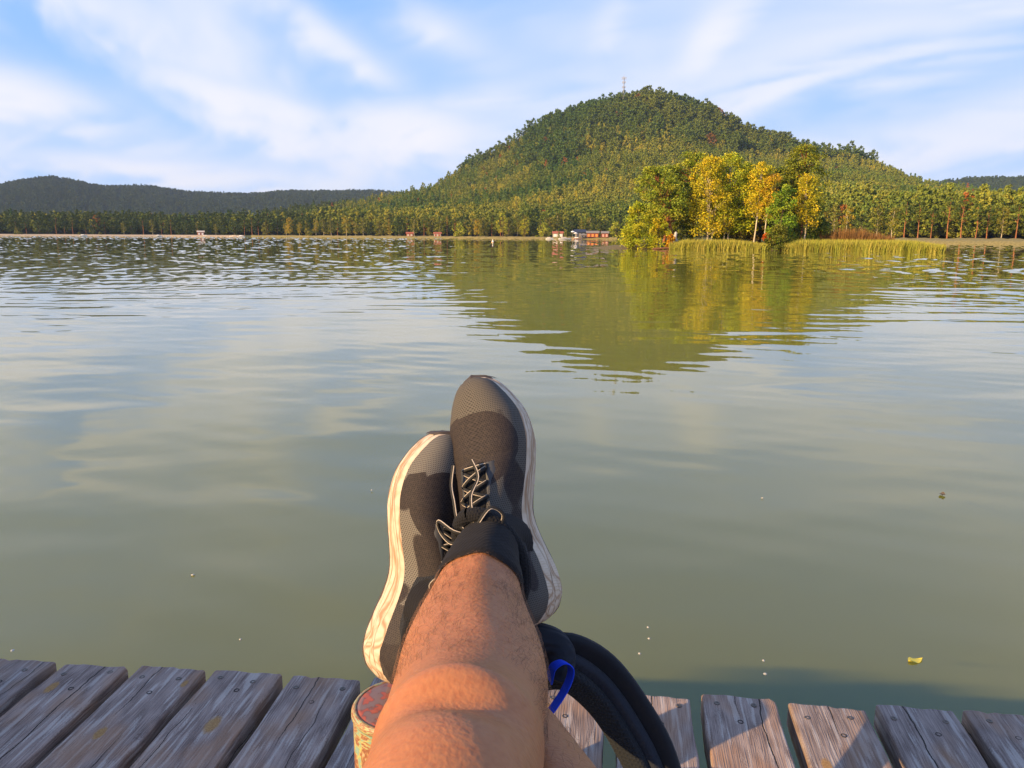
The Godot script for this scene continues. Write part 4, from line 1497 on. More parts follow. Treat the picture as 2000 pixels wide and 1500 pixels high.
func build_backpack() -> void:
	var weave := tex(64, 64, func(x, y):
		var v := 0.5 + 0.25 * sin(x * TAU / 16.0) * sin(y * TAU / 16.0) + 0.25 * sin((x + y) * TAU / 32.0)
		return Color(v, v, v))
	var holes := tex(64, 64, func(x, y):
		var q := Vector2(fposmod(x + (8 if (y / 16) % 2 else 0), 16) - 8, fposmod(y, 16) - 8)
		var v := clampf((q.length() - 3.0) / 3.5, 0.0, 1.0)
		return Color(v, v, v))
	M.weave = weave
	M.holes = holes
	var black := cloth(0.012, 0.013, 0.017, weave, 60.0, 0.03)
	var mesh_cloth := cloth(0.014, 0.016, 0.020, holes, 55.0, 0.12)
	var navy := cloth(0.018, 0.021, 0.030, weave, 55.0, 0.06)
	var ribbed := cloth(0.016, 0.019, 0.027, tex(32, 32, func(x, y): return Color.WHITE * (0.5 + 0.5 * sin(y * TAU / 8.0))), 28.0, 0.15)
	var blue := cloth(0.006, 0.045, 0.62, weave, 90.0, 0.04)
	var t := thing("backpack", "black backpack with mesh straps and a blue webbing loop beside the leg", "backpack", Vector3(-0.01, DOCK_Y, -0.79))
	var o := t.position
	var body := MB.new()
	var rings := []
	for k in 15:
		var s := k / 14.0
		var y := 0.002 + s * 0.15
		var f := pow(maxf(0.0, 1.0 - pow(absf(s * 2.0 - 1.0), 5.0)), 0.5) * 0.85 + 0.15
		var ring := PackedVector3Array()
		for q in 28:
			var a := TAU * q / 28.0
			ring.append(Vector3(0.072 * f * signf(cos(a)) * pow(absf(cos(a)), 0.6), y, 0.145 * f * signf(sin(a)) * pow(absf(sin(a)), 0.6)) + Vector3(0, 0, 0.07))
		rings.append(ring)
	body.loft(rings)
	obj("body", body.mesh(), black, t)
	var shift := func(a: Array) -> Array: return a.map(func(q): return q - o)
	# padded strap: outer face, cushion and mesh underside run side by side
	var outer := smooth_path([Vector3(0.035, 0.893, -0.872), Vector3(0.072, 0.901, -0.872), Vector3(0.118, 0.872, -0.876), Vector3(0.157, 0.826, -0.858), Vector3(0.186, 0.776, -0.835), Vector3(0.198, 0.715, -0.80), Vector3(0.19, 0.650, -0.74), Vector3(0.16, 0.612, -0.66)], 6)
	obj("shoulder_strap", band(shift.call(outer), 0.018, 0.010, Vector3(0.55, 0.78, 0.1), 16), black, t)
	var inner := smooth_path([Vector3(0.03, 0.868, -0.852), Vector3(0.067, 0.873, -0.848), Vector3(0.108, 0.836, -0.851), Vector3(0.140, 0.793, -0.832), Vector3(0.163, 0.748, -0.81), Vector3(0.174, 0.695, -0.775), Vector3(0.168, 0.640, -0.72), Vector3(0.145, 0.610, -0.65)], 6)
	obj("strap_lining", band(shift.call(inner), 0.0155, 0.009, Vector3(0.5, 0.8, 0.2), 16), mesh_cloth, t)
	var seam := []
	for k in outer.size():
		seam.append(outer[k].lerp(inner[k], 0.5) + Vector3(0, 0.002, 0.002))
	obj("strap_cushion", band(shift.call(seam), 0.012, 0.009, Vector3(0.5, 0.8, 0.2), 12), navy, t)
	var handle := smooth_path([Vector3(-0.02, 0.89, -0.855), Vector3(0.015, 0.912, -0.87), Vector3(0.048, 0.908, -0.872), Vector3(0.060, 0.894, -0.862), Vector3(0.05, 0.872, -0.845)], 6)
	obj("carry_handle", band(shift.call(handle), 0.024, 0.019, Vector3(0.2, 0.3, 0.9), 16, 0.8), ribbed, t)
	var loop := smooth_path([Vector3(0.046, 0.885, -0.826), Vector3(0.050, 0.903, -0.822), Vector3(0.061, 0.910, -0.822), Vector3(0.070, 0.904, -0.823), Vector3(0.070, 0.892, -0.821), Vector3(0.063, 0.878, -0.815), Vector3(0.050, 0.862, -0.806), Vector3(0.038, 0.85, -0.80)], 5)
	obj("webbing_loop", band(shift.call(loop), 0.0085, 0.0011, Vector3(0.35, 0.25, 0.9), 10, 0.4), blue, t)
	var buckle := MB.new()
	buckle.cbox(Vector3(0.045, 0.012, 0.03), 0.004, Transform3D(Basis(Vector3(0, 0, 1), -0.9), Vector3(0.2, 0.742, -0.815) - o))
	obj("buckle", buckle.mesh(false), mat(0.02, 0.022, 0.026, 0.4), t)
	var lower := smooth_path([Vector3(0.198, 0.74, -0.812), Vector3(0.21, 0.69, -0.77), Vector3(0.2, 0.63, -0.70), Vector3(0.15, 0.603, -0.62)], 5)
	obj("webbing_strap", band(shift.call(lower), 0.012, 0.0012, Vector3(0.7, 0.3, 0.5), 10, 0.4), navy, t)


# ---------------------------------------------------------------- the sitting person
const SOLE_W := [[0.0, 0.0], [0.012, 0.017], [0.04, 0.0285], [0.1, 0.0375], [0.2, 0.0385], [0.33, 0.0345], [0.42, 0.0340], [0.52, 0.040], [0.62, 0.047], [0.72, 0.0515], [0.82, 0.049], [0.9, 0.0385], [0.955, 0.0275], [0.985, 0.016], [1.0, 0.0]]
const SOLE_H := [[0.0, 0.046], [0.15, 0.043], [0.4, 0.036], [0.65, 0.030], [0.85, 0.027], [1.0, 0.026]]
const TOP_H := [[0.0, 0.070], [0.03, 0.084], [0.1, 0.088], [0.2, 0.088], [0.3, 0.092], [0.38, 0.0975], [0.46, 0.094], [0.56, 0.085], [0.68, 0.074], [0.8, 0.066], [0.88, 0.060], [0.94, 0.053], [0.98, 0.044], [1.0, 0.034]]
const SHOE_L := 0.318


func sole_low(t: float) -> float:
	return 0.020 * pow(maxf(0.0, (t - 0.68) / 0.32), 2.0) + 0.010 * pow(maxf(0.0, (0.12 - t) / 0.12), 2.0)


func sole_mid(t: float, s: float) -> float:
	return s * (0.003 * sin(PI * t) + 0.0095 * exp(-pow((t - 0.40) / 0.17, 2.0)))


func upper_y(t: float, x: float, s: float) -> float:
	var hw := curve(SOLE_W, t) * 0.98
	var q := clampf(absf(x - sole_mid(t, s)) / maxf(hw, 0.001), 0.0, 1.0)
	var hs := sole_low(t) + curve(SOLE_H, t) * 0.85
	return hs + (curve(TOP_H, t) + sole_low(t) * 0.6 - hs) * pow(maxf(0.0, 1.0 - pow(q, 2.6)), 0.62)


# s: +1 or -1, which way the sole bends; the visible parts are meshes of their own
func build_shoe(person: Node3D, at: Vector3, toe: Vector3, dorsal: Vector3, s: float, sd: int, label: String) -> void:
	var t := Node3D.new()
	t.name = "shoe"
	t.set_meta("label", label)
	person.add_child(t, true)
	var l := (toe - at).normalized()
	var u := (dorsal - l * dorsal.dot(l)).normalized()
	t.transform = Transform3D(Basis(u.cross(l), u, l), at)

	# midsole: rows up its side, with grooves
	var n := 96
	var rows := [[0.0, 0.93], [0.05, 0.985], [0.16, 1.005], [0.255, 1.02], [0.275, 1.015], [0.29, 0.965], [0.305, 1.02], [0.325, 1.03], [0.46, 1.035], [0.48, 1.03], [0.495, 0.975], [0.51, 1.03], [0.53, 1.035], [0.66, 1.03], [0.68, 1.025], [0.695, 0.965], [0.71, 1.02], [0.73, 1.02], [0.88, 1.0], [0.96, 0.985], [1.0, 0.955]]
	var rings := []
	var wav := noise(3.0, 2, sd)
	for q in rows:
		var ring := PackedVector3Array()
		for k in n:
			var a := TAU * k / n
			var z := 0.5 - 0.5 * cos(a)
			var side := signf(sin(a)) if absf(sin(a)) > 0.0001 else 0.0
			var hw: float = curve(SOLE_W, z) * q[1]
			var groove: float = sin(PI * float(q[0]))
			var y: float = sole_low(z) + curve(SOLE_H, z) * (float(q[0]) + groove * (0.09 * sin(z * 9.0 + float(q[0]) * 4.0 + side) + 0.10 * sin(z * 24.0 + float(q[0]) * 9.0) * (1.0 - smoothstep(0.15, 0.42, z))))
			var zz := (z - 0.5) * (1.0 + (float(q[1]) - 1.0) * 0.25) + 0.5
			ring.append(Vector3(sole_mid(z, s) + side * hw, y, zz * SHOE_L) + Vector3(side, 0, 0) * wav.get_noise_2d(z * 3.0, float(q[0])) * 0.0008)
		rings.append(ring)
	var sole := MB.new()
	sole.loft(rings)
	obj("midsole", sole.mesh(), M.midsole, t)
	# dark tread below it
	rings = []
	for q in [[-0.006, 0.86], [-0.0045, 0.915], [0.0035, 0.955], [0.0045, 0.93]]:
		var ring := PackedVector3Array()
		for k in n:
			var a := TAU * k / n
			var z := 0.5 - 0.5 * cos(a)
			var side := signf(sin(a)) if absf(sin(a)) > 0.0001 else 0.0
			ring.append(Vector3(sole_mid(z, s) + side * curve(SOLE_W, z) * float(q[1]), sole_low(z) + float(q[0]), (z - 0.5) * 0.995 * SHOE_L + 0.5 * SHOE_L))
		rings.append(ring)
	var tread := MB.new()
	tread.loft(rings)
	obj("tread", tread.mesh(), M.tread, t)
	# the rubber that wraps up over the toe
	var bump := MB.new()
	rings = []
	for q in [0.0, 0.35, 0.7, 1.0, 1.18]:
		var ring := PackedVector3Array()
		for k in 25:
			var a := lerpf(-0.62, 0.62, k / 24.0)
			var z := 0.5 + 0.5 * cos(a * 0.55)
			var hw := curve(SOLE_W, clampf(z, 0.0, 1.0))
			var y: float = sole_low(z) + curve(SOLE_H, z) * q * (1.0 - 0.35 * pow(absf(a) / 0.62, 2.0))
			ring.append(Vector3(sole_mid(z, s) + signf(a) * hw * (1.055 if q < 1.1 else 0.9), y, (z + (0.008 if q < 1.1 else -0.012)) * SHOE_L))
		rings.append(ring)
	bump.loft(rings, false)
	obj("toe_bumper", bump.mesh(), M.tread, t)

	# upper
	var across := 44
	var along := 64
	rings = []
	for k in along:
		var z := 0.012 + (0.992 - 0.012) * k / (along - 1.0)
		var ring := PackedVector3Array()
		var hw := curve(SOLE_W, z) * 0.98
		var cx := sole_mid(z, s)
		var hs := sole_low(z) + curve(SOLE_H, z) * 0.85
		var ht := curve(TOP_H, z) + sole_low(z) * 0.6
		for q in across:
			var a := PI * q / (across - 1.0)
			var c := cos(a)
			var x := hw * signf(c) * pow(absf(c), 0.72)
			var y := hs + (ht - hs) * pow(sin(a), 0.78)
			# creases over the toe joint
			var crease := exp(-pow((z - 0.655) / 0.018, 2.0)) * 0.0028 * sin(a) + exp(-pow((z - 0.60) / 0.013, 2.0)) * 0.0018 * sin(a)
			ring.append(Vector3(cx - x, y - crease, z * SHOE_L))
		rings.append(ring)
	var up := MB.new()
	up.loft(rings, false)
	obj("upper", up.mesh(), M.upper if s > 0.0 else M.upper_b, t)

	# padded collar
	var col := []
	for k in 41:
		var a := TAU * k / 40.0
		col.append(Vector3(0.0375 * sin(a) + sole_mid(0.25, s), 0.094 + 0.012 * cos(a) + 0.009 * cos(2.0 * a), 0.083 + 0.060 * cos(a)))
	var cm := MB.new()
	cm.tube(col, 0.0095, 12, false)
	obj("collar", cm.mesh(), M.lining, t)
	# the sides that rise from the upper to the collar
	rings = []
	for q in [0.0, 0.4, 0.75, 1.0]:
		var ring := PackedVector3Array()
		for k in 40:
			var a := TAU * k / 40.0
			var low := Vector3(0.0365 * sin(a) + sole_mid(0.25, s), 0.060, 0.083 + 0.074 * cos(a))
			ring.append(low.lerp(col[k] + Vector3(0.003 * sin(a), -0.001, 0.003 * cos(a)), q))
		rings.append(ring)
	var quarter := MB.new()
	quarter.loft(rings, true, false, false)
	obj("quarter", quarter.mesh(), M.upper_plain, t)
	# tongue
	rings = []
	for k in 12:
		var z := lerpf(0.64, 0.36, k / 11.0)
		var ring := PackedVector3Array()
		for q in 11:
			var x := lerpf(-1.0, 1.0, q / 10.0) * lerpf(0.012, 0.021, k / 11.0)
			var y := upper_y(z, x + sole_mid(z, s), s) + 0.0022
			ring.append(Vector3(x + sole_mid(z, s), y, z * SHOE_L))
		rings.append(ring)
	for k in 4:
		var f := (k + 1) / 4.0
		var ring := PackedVector3Array()
		for q in 11:
			var x := lerpf(-1.0, 1.0, q / 10.0) * 0.024
			ring.append(Vector3(x + sole_mid(0.36, s), 0.1005 + 0.030 * f - 0.006 * pow(absf(x) / 0.024, 2.0), (0.36 - 0.012 * f * f + 0.008 * f) * SHOE_L))
		rings.append(ring)
	var tongue := MB.new()
	tongue.loft(rings, false)
	obj("tongue", tongue.mesh(), M.lining, t)
	# eyelet stays beside the tongue
	for sx in [-1.0, 1.0]:
		rings = []
		for k in 14:
			var z := lerpf(0.635, 0.37, k / 13.0)
			var ring := PackedVector3Array()
			for q in 6:
				var x: float = sx * (lerpf(0.0125, 0.018, k / 13.0) + 0.0135 * q / 5.0)
				var y := upper_y(z, x + sole_mid(z, s), s) + (0.0026 if q > 0 and q < 5 else 0.0008)
				ring.append(Vector3(x + sole_mid(z, s), y, z * SHOE_L))
			rings.append(ring)
		var stay := MB.new()
		stay.loft(rings, false)
		var f0 := (stay.v[stay.i[2]] - stay.v[stay.i[0]]).cross(stay.v[stay.i[1]] - stay.v[stay.i[0]])
		if f0.y < 0.0:
			for k in range(0, stay.i.size(), 3):
				var w := stay.i[k + 1]
				stay.i[k + 1] = stay.i[k + 2]
				stay.i[k + 2] = w
		obj("eyelet_stay", stay.mesh(), M.stay, t)
	# laces: dark flat cord with a pale edge
	var r := RandomNumberGenerator.new()
	r.seed = sd
	var cords := []
	for k in 5:
		var z0 := 0.615 - 0.054 * k
		var w0 := 0.0165 + 0.0011 * k
		for sx in [-1.0, 1.0]:
			var path := []
			for q in 9:
				var f := q / 8.0
				var z := lerpf(z0, z0 - (0.054 if k < 4 else 0.03), f)
				var x: float = sx * lerpf(-w0, w0, f) + sole_mid(z, s)
				path.append(Vector3(x, upper_y(z, x, s) + 0.0032 + 0.0042 * sin(PI * f) + (0.0015 if sx > 0.0 else 0.0), z * SHOE_L))
			cords.append(path)
		var path2 := []
		for q in 7:
			var x := lerpf(-w0, w0, q / 6.0) + sole_mid(z0, s)
			path2.append(Vector3(x, upper_y(z0, x, s) + 0.0035 + 0.002 * sin(PI * q / 6.0), (z0 + 0.01) * SHOE_L))
		if k == 0:
			cords.append(path2)
	var kn := Vector3(sole_mid(0.37, s), 0.1105, 0.375 * SHOE_L)
	# bow: two loops, two ends and a knot
	for sx in [-1.0, 1.0]:
		cords.append(smooth_path([kn, kn + Vector3(sx * 0.016, 0.011, 0.010), kn + Vector3(sx * 0.036, 0.006, 0.026), kn + Vector3(sx * 0.044, -0.006, 0.014), kn + Vector3(sx * 0.030, -0.002, -0.002), kn + Vector3(sx * 0.010, 0.004, 0.0), kn], 5))
		cords.append(smooth_path([kn, kn + Vector3(sx * 0.010, 0.007, 0.018), kn + Vector3(sx * 0.012, 0.003, 0.045), kn + Vector3(sx * 0.019, -0.011, 0.066), kn + Vector3(sx * 0.013, -0.015, 0.088)], 5))
	cords.append(smooth_path([kn + Vector3(-0.006, -0.003, -0.004), kn + Vector3(-0.006, 0.006, 0.0), kn + Vector3(0.001, 0.008, 0.004), kn + Vector3(0.007, 0.004, 0.0), kn + Vector3(0.004, -0.003, -0.004)], 4))
	var dark := MB.new()
	var light := MB.new()
	for path in cords:
		dark.tube(path, 0.0021, 7)
		var edge := []
		for k in path.size():
			var d: Vector3 = (path[mini(k + 1, path.size() - 1)] - path[maxi(k - 1, 0)]).normalized()
			edge.append(path[k] + Vector3(0, 0.0011, 0) + d.cross(Vector3.UP).normalized() * 0.0016)
		light.tube(edge, 0.00065, 5)
	obj("lace", dark.mesh(), M.lace, t)
	obj("lace_edge", light.mesh(), M.lace_edge, t)
	# pull tab on the heel
	var tab := MB.new()
	tab.cbox(Vector3(0.016, 0.03, 0.004), 0.0015, Transform3D(Basis(Vector3.RIGHT, 0.2), Vector3(sole_mid(0.0, s), 0.094, 0.008)))
	obj("pull_tab", tab.mesh(false), M.lining, t)


# keys: place, half width, half height; rings along a smooth run through them
func limb(keys: Array, steps: int, sides: int, shape: Callable) -> Array:
	var pts := []
	var size := []
	for k in keys.size() - 1:
		for s in steps:
			var f := float(s) / steps
			var a: Array = keys[maxi(k - 1, 0)]
			var b: Array = keys[k]
			var c: Array = keys[k + 1]
			var d: Array = keys[mini(k + 2, keys.size() - 1)]
			pts.append(b[0].cubic_interpolate(c[0], a[0], d[0], f))
			size.append(Vector2(cubic_interpolate(b[1], c[1], a[1], d[1], f), cubic_interpolate(b[2], c[2], a[2], d[2], f)))
	pts.append(keys[-1][0])
	size.append(Vector2(keys[-1][1], keys[-1][2]))
	var rings := []
	for k in pts.size():
		var d: Vector3 = (pts[mini(k + 1, pts.size() - 1)] - pts[maxi(k - 1, 0)]).normalized()
		var side := d.cross(Vector3.UP).normalized()
		var up := side.cross(d).normalized()
		var ring := PackedVector3Array()
		for q in sides:
			var a := TAU * q / sides
			var push: float = shape.call(float(k) / (pts.size() - 1) * (keys.size() - 1), a)
			ring.append(pts[k] + side * cos(a) * (size[k].x + push) + up * sin(a) * (size[k].y + push))
		rings.append(ring)
	return rings


func hair(mb: MB, rings: Array, from: int, to: int, count: int, r: RandomNumberGenerator, turn0: float, turn1: float) -> void:
	var m: int = rings[0].size()
	for k in count:
		var fk := r.randf_range(from, to)
		var k0 := int(fk)
		var a := r.randf_range(turn0, turn1)
		var q := int(fposmod(a, TAU) / TAU * m) % m
		var ring: PackedVector3Array = rings[k0]
		var nxt: PackedVector3Array = rings[k0 + 1]
		var f1 := r.randf()
		var p0: Vector3 = ring[q].lerp(nxt[q], fk - k0).lerp(ring[(q + 1) % m].lerp(nxt[(q + 1) % m], fk - k0), f1)
		var down := (nxt[q] - ring[q]).normalized()
		var sidew := (ring[(q + 1) % m] - ring[q]).normalized()
		var out := down.cross(sidew)
		var mid := Vector3.ZERO
		for s in 4:
			mid += ring[s * m / 4]
		if out.dot(p0 - mid / 4.0) < 0.0:
			out = -out
		var ln := r.randf_range(0.008, 0.017)
		var swing := r.randf_range(-1.0, 1.0)
		var pts := []
		for s in 5:
			var f := s / 4.0
			pts.append(p0 - out * 0.0005 + down * ln * f * (0.9 - 0.3 * f) + sidew * ln * (swing * 0.5 * f + swing * 0.5 * f * f * f) + out * (0.0032 * sin(f * 2.4)))
		var w := r.randf_range(0.0001, 0.00016)
		var n := mb.v.size()
		for s in 5:
			var ww := w * (1.0 - 0.8 * s / 4.0)
			mb.p(pts[s] + sidew * ww)
			mb.p(pts[s] - sidew * ww * 0.5 + out * ww)
			mb.p(pts[s] - sidew * ww * 0.5 - out * ww)
		for s in 4:
			for e in 3:
				var e2 := (e + 1) % 3
				mb.quad(n + s * 3 + e, n + s * 3 + e2, n + s * 3 + 3 + e2, n + s * 3 + 3 + e)


func build_person() -> void:
	# --- materials
	M.midsole = mat(1, 1, 1, 0.6)
	var dn := noise(1.0, 3, 51)
	M.midsole.albedo_texture = tex(1024, 96, func(x: int, y: int) -> Color:
		# x round the sole from heel over toe and back, y up its side: cream rubber with brown dirt in thin lines
		var u := x / 1024.0
		var h := y / 96.0
		var heel := smoothstep(0.20, 0.10, minf(u, 1.0 - u))
		var run := h * 5.0 + 0.3 * sin(u * 31.0) + dn.get_noise_2d(u * 14.0, h * 0.8) * 0.4 + heel * sin(u * 80.0) * 0.6
		var line := pow(absf(cos(run * PI)), 9.0)
		var line2 := pow(absf(cos((h * 2.6 + u * 21.0 * heel + dn.get_noise_2d(u * 9.0, 4.0)) * PI)), 22.0) * (0.1 + 0.6 * heel)
		var grime := clampf(dn.get_noise_2d(u * 60.0, h * 3.0) * 0.6 + 0.12, 0.0, 0.6)
		var q := Color(0.54, 0.45, 0.35).lerp(Color(0.38, 0.27, 0.17), grime)
		return q.lerp(Color(0.27, 0.15, 0.075), clampf(maxf(line, line2) * 0.9, 0.0, 0.85)).linear_to_srgb())
	M.midsole.metallic_specular = 0.4
	M.tread = mat(0.055, 0.04, 0.033, 0.8)
	M.lining = cloth(0.010, 0.010, 0.012, M.holes, 70.0, 0.1)
	M.stay = mat(0.030, 0.032, 0.038, 0.6)
	M.lace = mat(0.008, 0.008, 0.009, 0.8)
	M.lace_edge = mat(0.42, 0.36, 0.30, 0.7)
	M.upper_plain = cloth(0.020, 0.021, 0.025, M.holes, 70.0, 0.1)
	var nz := noise(1.0, 3, 61)
	var camo := noise(1.0, 1, 66)
	for v in 2:
		var knit := func(x: int, y: int) -> Color:
			# x across the shoe from one sole edge to the other, y from heel to toe
			var u := x / 384.0
			var w := y / 768.0
			var cell := Vector2(fposmod(x + (4 if (y / 6) % 2 else 0), 8) - 4.0, (fposmod(y, 6) - 3.0) * 1.25)
			var thread := clampf((cell.length() - 1.4) / 1.8, 0.0, 1.0)
			var e := u
			var n := camo.get_noise_2d(e * 2.0 + v * 5.0, w * 3.6 + v * 3.0)
			var dark := smoothstep(-0.05, 0.07, n - 0.04)
			# rounded dark field behind the toe, light toe
			var toe := Vector2((e - 0.5) * 2.6, (w - 0.69) * 6.5)
			if toe.length() < 1.0:
				dark = 1.0
			if w > 0.86 - 0.12 * absf(e - 0.5):
				dark = 0.0
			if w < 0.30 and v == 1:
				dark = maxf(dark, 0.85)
			var a := Color(0.030, 0.027, 0.025).lerp(Color(0.145, 0.132, 0.118), thread)
			var b := Color(0.008, 0.007, 0.008).lerp(Color(0.030, 0.023, 0.024), thread)
			var dirt := clampf(nz.get_noise_2d(u * 30.0, w * 60.0) * 0.5 + 0.1, 0.0, 0.4)
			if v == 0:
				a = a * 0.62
			return a.lerp(b, dark).lerp(Color(0.16, 0.125, 0.085), dirt * 0.25).linear_to_srgb()
		var m := mat(1, 1, 1, 0.78)
		m.albedo_texture = tex(384, 768, knit)
		m.metallic_specular = 0.35
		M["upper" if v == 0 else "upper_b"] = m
	var skin := mat(1, 1, 1, 0.48)
	skin.albedo_texture = ramp_tex(0.03, 5, 71, [[0.0, SKIN_COLOR.r * 0.80, SKIN_COLOR.g * 0.70, SKIN_COLOR.b * 0.66], [0.45, SKIN_COLOR.r, SKIN_COLOR.g, SKIN_COLOR.b], [1.0, SKIN_COLOR.r * 1.10, SKIN_COLOR.g * 1.17, SKIN_COLOR.b * 1.18]])
	skin.uv1_triplanar = true
	skin.uv1_scale = Vector3(7, 7, 7)
	skin.metallic_specular = 0.42
	skin.subsurf_scatter_enabled = true
	skin.subsurf_scatter_strength = 0.12
	var pores := NoiseTexture2D.new()
	pores.width = 256
	pores.height = 256
	pores.seamless = true
	pores.noise = noise(0.12, 3, 72)
	skin.heightmap_enabled = true
	skin.heightmap_texture = pores
	skin.heightmap_scale = 0.05

	var person := thing("person", "person's bare legs in black sneakers and socks, ankles crossed over the water", "person", Vector3(0, 0, 0))
	# --- left leg, lying over the other; keys run from the hip to the ankle
	var over := [
		[Vector3(-0.095, 1.035, 0.20), 0.088, 0.082], [Vector3(-0.085, 1.035, 0.0), 0.080, 0.076], [Vector3(-0.066, 1.040, -0.20), 0.070, 0.068], [Vector3(-0.050, 1.043, -0.34), 0.061, 0.060],
		[Vector3(-0.040, 1.044, -0.42), 0.058, 0.057], [Vector3(-0.037, 1.041, -0.48), 0.0605, 0.056], [Vector3(-0.036, 1.030, -0.54), 0.0625, 0.052], [Vector3(-0.034, 1.018, -0.60), 0.0665, 0.054],
		[Vector3(-0.036, 1.010, -0.66), 0.0665, 0.056], [Vector3(-0.038, 1.007, -0.72), 0.060, 0.054], [Vector3(-0.036, 1.018, -0.775), 0.0480, 0.047], [Vector3(-0.030, 1.036, -0.83), 0.0365, 0.039],
		[Vector3(-0.020, 1.036, -0.870), 0.0325, 0.036], [Vector3(-0.004, 1.022, -0.896), 0.032, 0.034]]
	var knee := func(k: float, a: float) -> float:
		# k counts keys; a is the angle round the limb, PI / 2 on top
		var top := exp(-pow(wrapf(a - PI / 2.0, -PI, PI) / 0.62, 2.0))
		var wide := exp(-pow(wrapf(a - PI / 2.0, -PI, PI) / 0.95, 2.0))
		var y := 0.0
		y += 0.0090 * wide * exp(-pow((k - 3.95) / 0.5, 2.0))
		y -= 0.0095 * top * exp(-pow((k - 4.62) / 0.27, 2.0))
		y += 0.0085 * wide * exp(-pow((k - 5.10) / 0.25, 2.0))
		y += 0.0040 * exp(-pow(wrapf(a - PI / 2.0 + 0.1, -PI, PI) / 0.28, 2.0)) * smoothstep(6.2, 7.4, k) * (1.0 - smoothstep(10.4, 11.4, k))
		return y
	var ra := limb(over, 11, 56, knee)
	# --- right leg, below
	var under := [
		[Vector3(0.10, 1.02, 0.20), 0.088, 0.08], [Vector3(0.095, 1.01, 0.0), 0.080, 0.076], [Vector3(0.080, 0.985, -0.22), 0.070, 0.068], [Vector3(0.058, 0.960, -0.40), 0.060, 0.060],
		[Vector3(0.040, 0.945, -0.50), 0.057, 0.057], [Vector3(0.018, 0.930, -0.58), 0.058, 0.055], [Vector3(-0.006, 0.918, -0.66), 0.056, 0.053], [Vector3(-0.034, 0.920, -0.73), 0.046, 0.045],
		[Vector3(-0.060, 0.940, -0.79), 0.037, 0.038], [Vector3(-0.077, 0.958, -0.832), 0.033, 0.036], [Vector3(-0.100, 0.955, -0.865), 0.031, 0.034]]
	var rb := limb(under, 9, 44, func(_k, _a): return 0.0)
	var body := MB.new()
	body.loft(ra)
	body.loft(rb)
	# hips join the two
	var hips := []
	for k in 9:
		var f := k / 8.0
		var ring := PackedVector3Array()
		var w := 0.10 + 0.012 * sin(PI * f)
		for q in 24:
			var a := TAU * q / 24.0
			ring.append(Vector3(lerpf(-0.15, 0.15, f), 1.045 + sin(a) * w * 0.95, 0.22 + cos(a) * w))
		hips.append(ring)
	body.loft(hips)
	obj("body", body.mesh(), skin, person)
	# --- shorts
	var denim := cloth(0.035, 0.045, 0.07, M.weave, 40.0, 0.05)
	var sh := MB.new()
	for side in [ra, rb]:
		var rings := []
		var until := 25 if side == ra else 20
		for k in range(0, until):
			var ring := PackedVector3Array()
			var mid := Vector3.ZERO
			for q in side[k]:
				mid += q
			mid /= side[k].size()
			for q in side[k]:
				ring.append(mid + (q - mid) * 1.12)
			rings.append(ring)
		sh.loft(rings, true, true, false)
	var wide := []
	for ring in hips:
		var mid := Vector3.ZERO
		for q in ring:
			mid += q
		mid /= ring.size()
		var big := PackedVector3Array()
		for q in ring:
			big.append(mid + (q - mid) * 1.07)
		wide.append(big)
	sh.loft(wide)
	obj("shorts", sh.mesh(), denim, person)
	# --- socks
	var ribs := cloth(0.010, 0.009, 0.010, M.weave, 80.0, 0.06)
	for q in [[ra, 112], [rb, 70]]:
		var rings := []
		for k in range(q[1], q[0].size()):
			var ring := PackedVector3Array()
			var mid := Vector3.ZERO
			for e in q[0][k]:
				mid += e
			mid /= q[0][k].size()
			var cuff := 0.0042 if k - int(q[1]) < 6 else 0.003
			if k == q[1]:
				cuff = 0.0012
			for e in q[0][k].size():
				var d: Vector3 = q[0][k][e] - mid
				ring.append(mid + d * (1.0 + (cuff + (0.0006 if e % 2 else 0.0)) / d.length()))
			rings.append(ring)
		var so := MB.new()
		so.loft(rings, true, false, true)
		obj("sock", so.mesh(), ribs, person)
	# --- hair on the shins
	var hr := RandomNumberGenerator.new()
	hr.seed = 12
	var hm := MB.new()
	hair(hm, ra, 66, 114, 1900, hr, 0.0, PI)
	hair(hm, ra, 57, 72, 160, hr, -0.6, 0.5)
	hair(hm, rb, 30, 70, 800, hr, -0.8, PI)
	var ho := obj("leg_hair", hm.mesh(), mat(0.17, 0.085, 0.045, 0.6), person)
	ho.set_meta("kind", "stuff")
	# --- shoes
	build_shoe(person, Vector3(-0.1668, 0.8495, -0.8920), Vector3(-0.1028, 1.1575, -1.0022), Vector3(0.66, 0.12, 0.74), -1.0, 301, "shoe with its pale worn sole turned to the left, heel on the bollard")
	build_shoe(person, Vector3(0.0414, 0.9259, -0.8914), Vector3(-0.0309, 1.2064, -1.0116), Vector3(-0.452, 0.255, 0.861), 1.0, 302, "shoe on the right, its sole edge in shade")


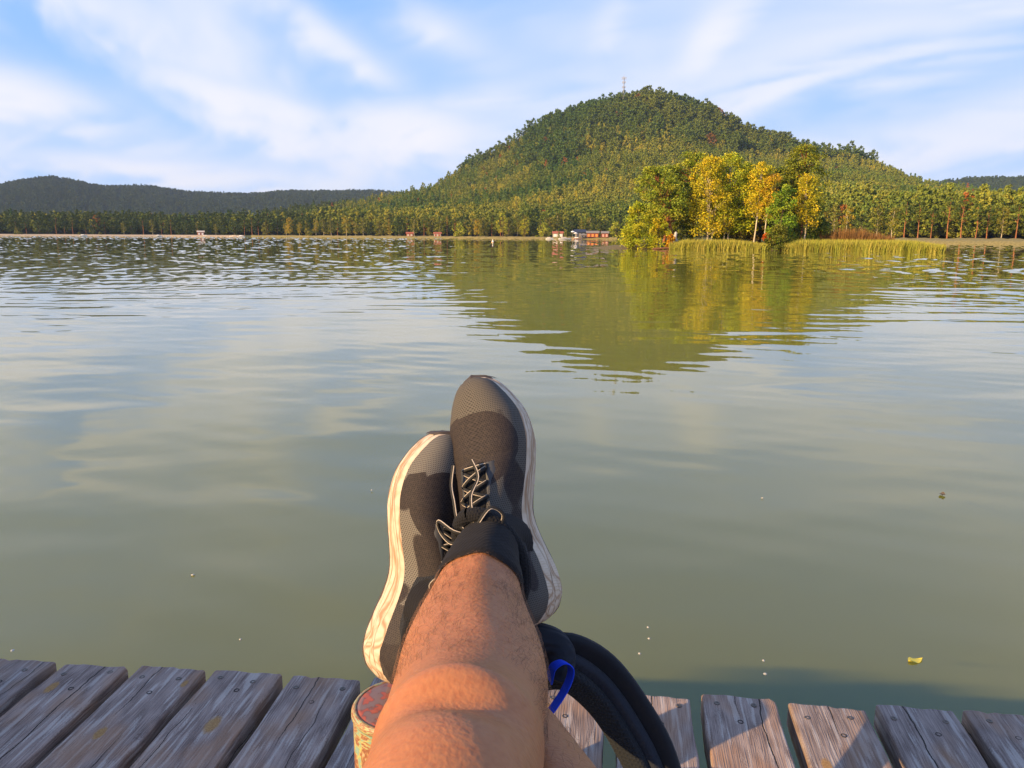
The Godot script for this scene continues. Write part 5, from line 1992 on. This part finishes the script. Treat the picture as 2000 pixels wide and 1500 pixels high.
# ---------------------------------------------------------------- bits on the water
func build_flotsam() -> void:
	var leaf := MB.new()
	var n := 8
	for k in n + 1:
		var f := float(k) / n
		var w := 0.016 * sin(PI * pow(f, 0.8)) + 0.0006
		leaf.p(Vector3((f - 0.5) * 0.06, 0.005 + 0.004 * sin(f * 7.0), -w))
		leaf.p(Vector3((f - 0.5) * 0.06, 0.003, 0))
		leaf.p(Vector3((f - 0.5) * 0.06, 0.006 + 0.004 * cos(f * 6.0), w))
	for k in n:
		leaf.quad(k * 3, k * 3 + 1, k * 3 + 4, k * 3 + 3)
		leaf.quad(k * 3 + 1, k * 3 + 2, k * 3 + 5, k * 3 + 4)
	var lm := leaf.mesh()
	var lv := [[Vector3(1.36, 0.0, -2.36), mat(0.55, 0.46, 0.05, 0.6), 0.3, "small yellow leaf floating near the right end of the dock"], [Vector3(2.39, 0.0, -4.07), mat(0.14, 0.09, 0.04, 0.7), 1.0, "small brown leaf floating farther out on the right"]]
	for q in lv:
		var o := tag(obj("floating_leaf", lm, q[1]), q[3], "leaf", "leaves floating on the water")
		o.position = q[0] + Vector3(0, 0.004, 0)
		o.rotation.y = q[2]
	var fluff := MB.new()
	fluff.lathe([Vector2(0.001, 0.0), Vector2(0.007, 0.001), Vector2(0.008, 0.004), Vector2(0.004, 0.007), Vector2(0.0005, 0.008)], 8)
	var fm := fluff.mesh()
	var fmat := mat(0.40, 0.38, 0.32, 0.9)
	var specks := [
		[Vector3(-0.78, 0, -4.1), "white speck of fluff farthest out, left of the shoe toes"], [Vector3(-1.33, 0, -3.0), "white speck of fluff alone on the left water"],
		[Vector3(0.50, 0, -2.58), "white speck of fluff right of the heel, farthest of three"], [Vector3(0.49, 0, -2.5), "white speck of fluff right of the heel, middle of three"],
		[Vector3(0.44, 0, -2.4), "white speck of fluff right of the heel, nearest the strap"], [Vector3(0.85, 0, -2.36), "white speck of fluff off the lit planks, farther of two"],
		[Vector3(0.83, 0, -2.28), "white speck of fluff off the lit planks, nearer of two"], [Vector3(1.37, 0, -4.0), "white speck of fluff alone far out on the right water"],
		[Vector3(-0.95, 0, -2.48), "white speck of fluff near the shaded planks"], [Vector3(-1.7, 0, -2.4), "white speck of fluff at the left edge above the planks"]]
	for q in specks:
		var o := tag(obj("seed_fluff", fm, fmat), q[1], "fluff", "seed fluff on the water")
		o.position = q[0] + Vector3(0, 0.001, 0)
		o.scale = Vector3(rng.randf_range(0.5, 1.0), 0.7, rng.randf_range(0.4, 0.9))
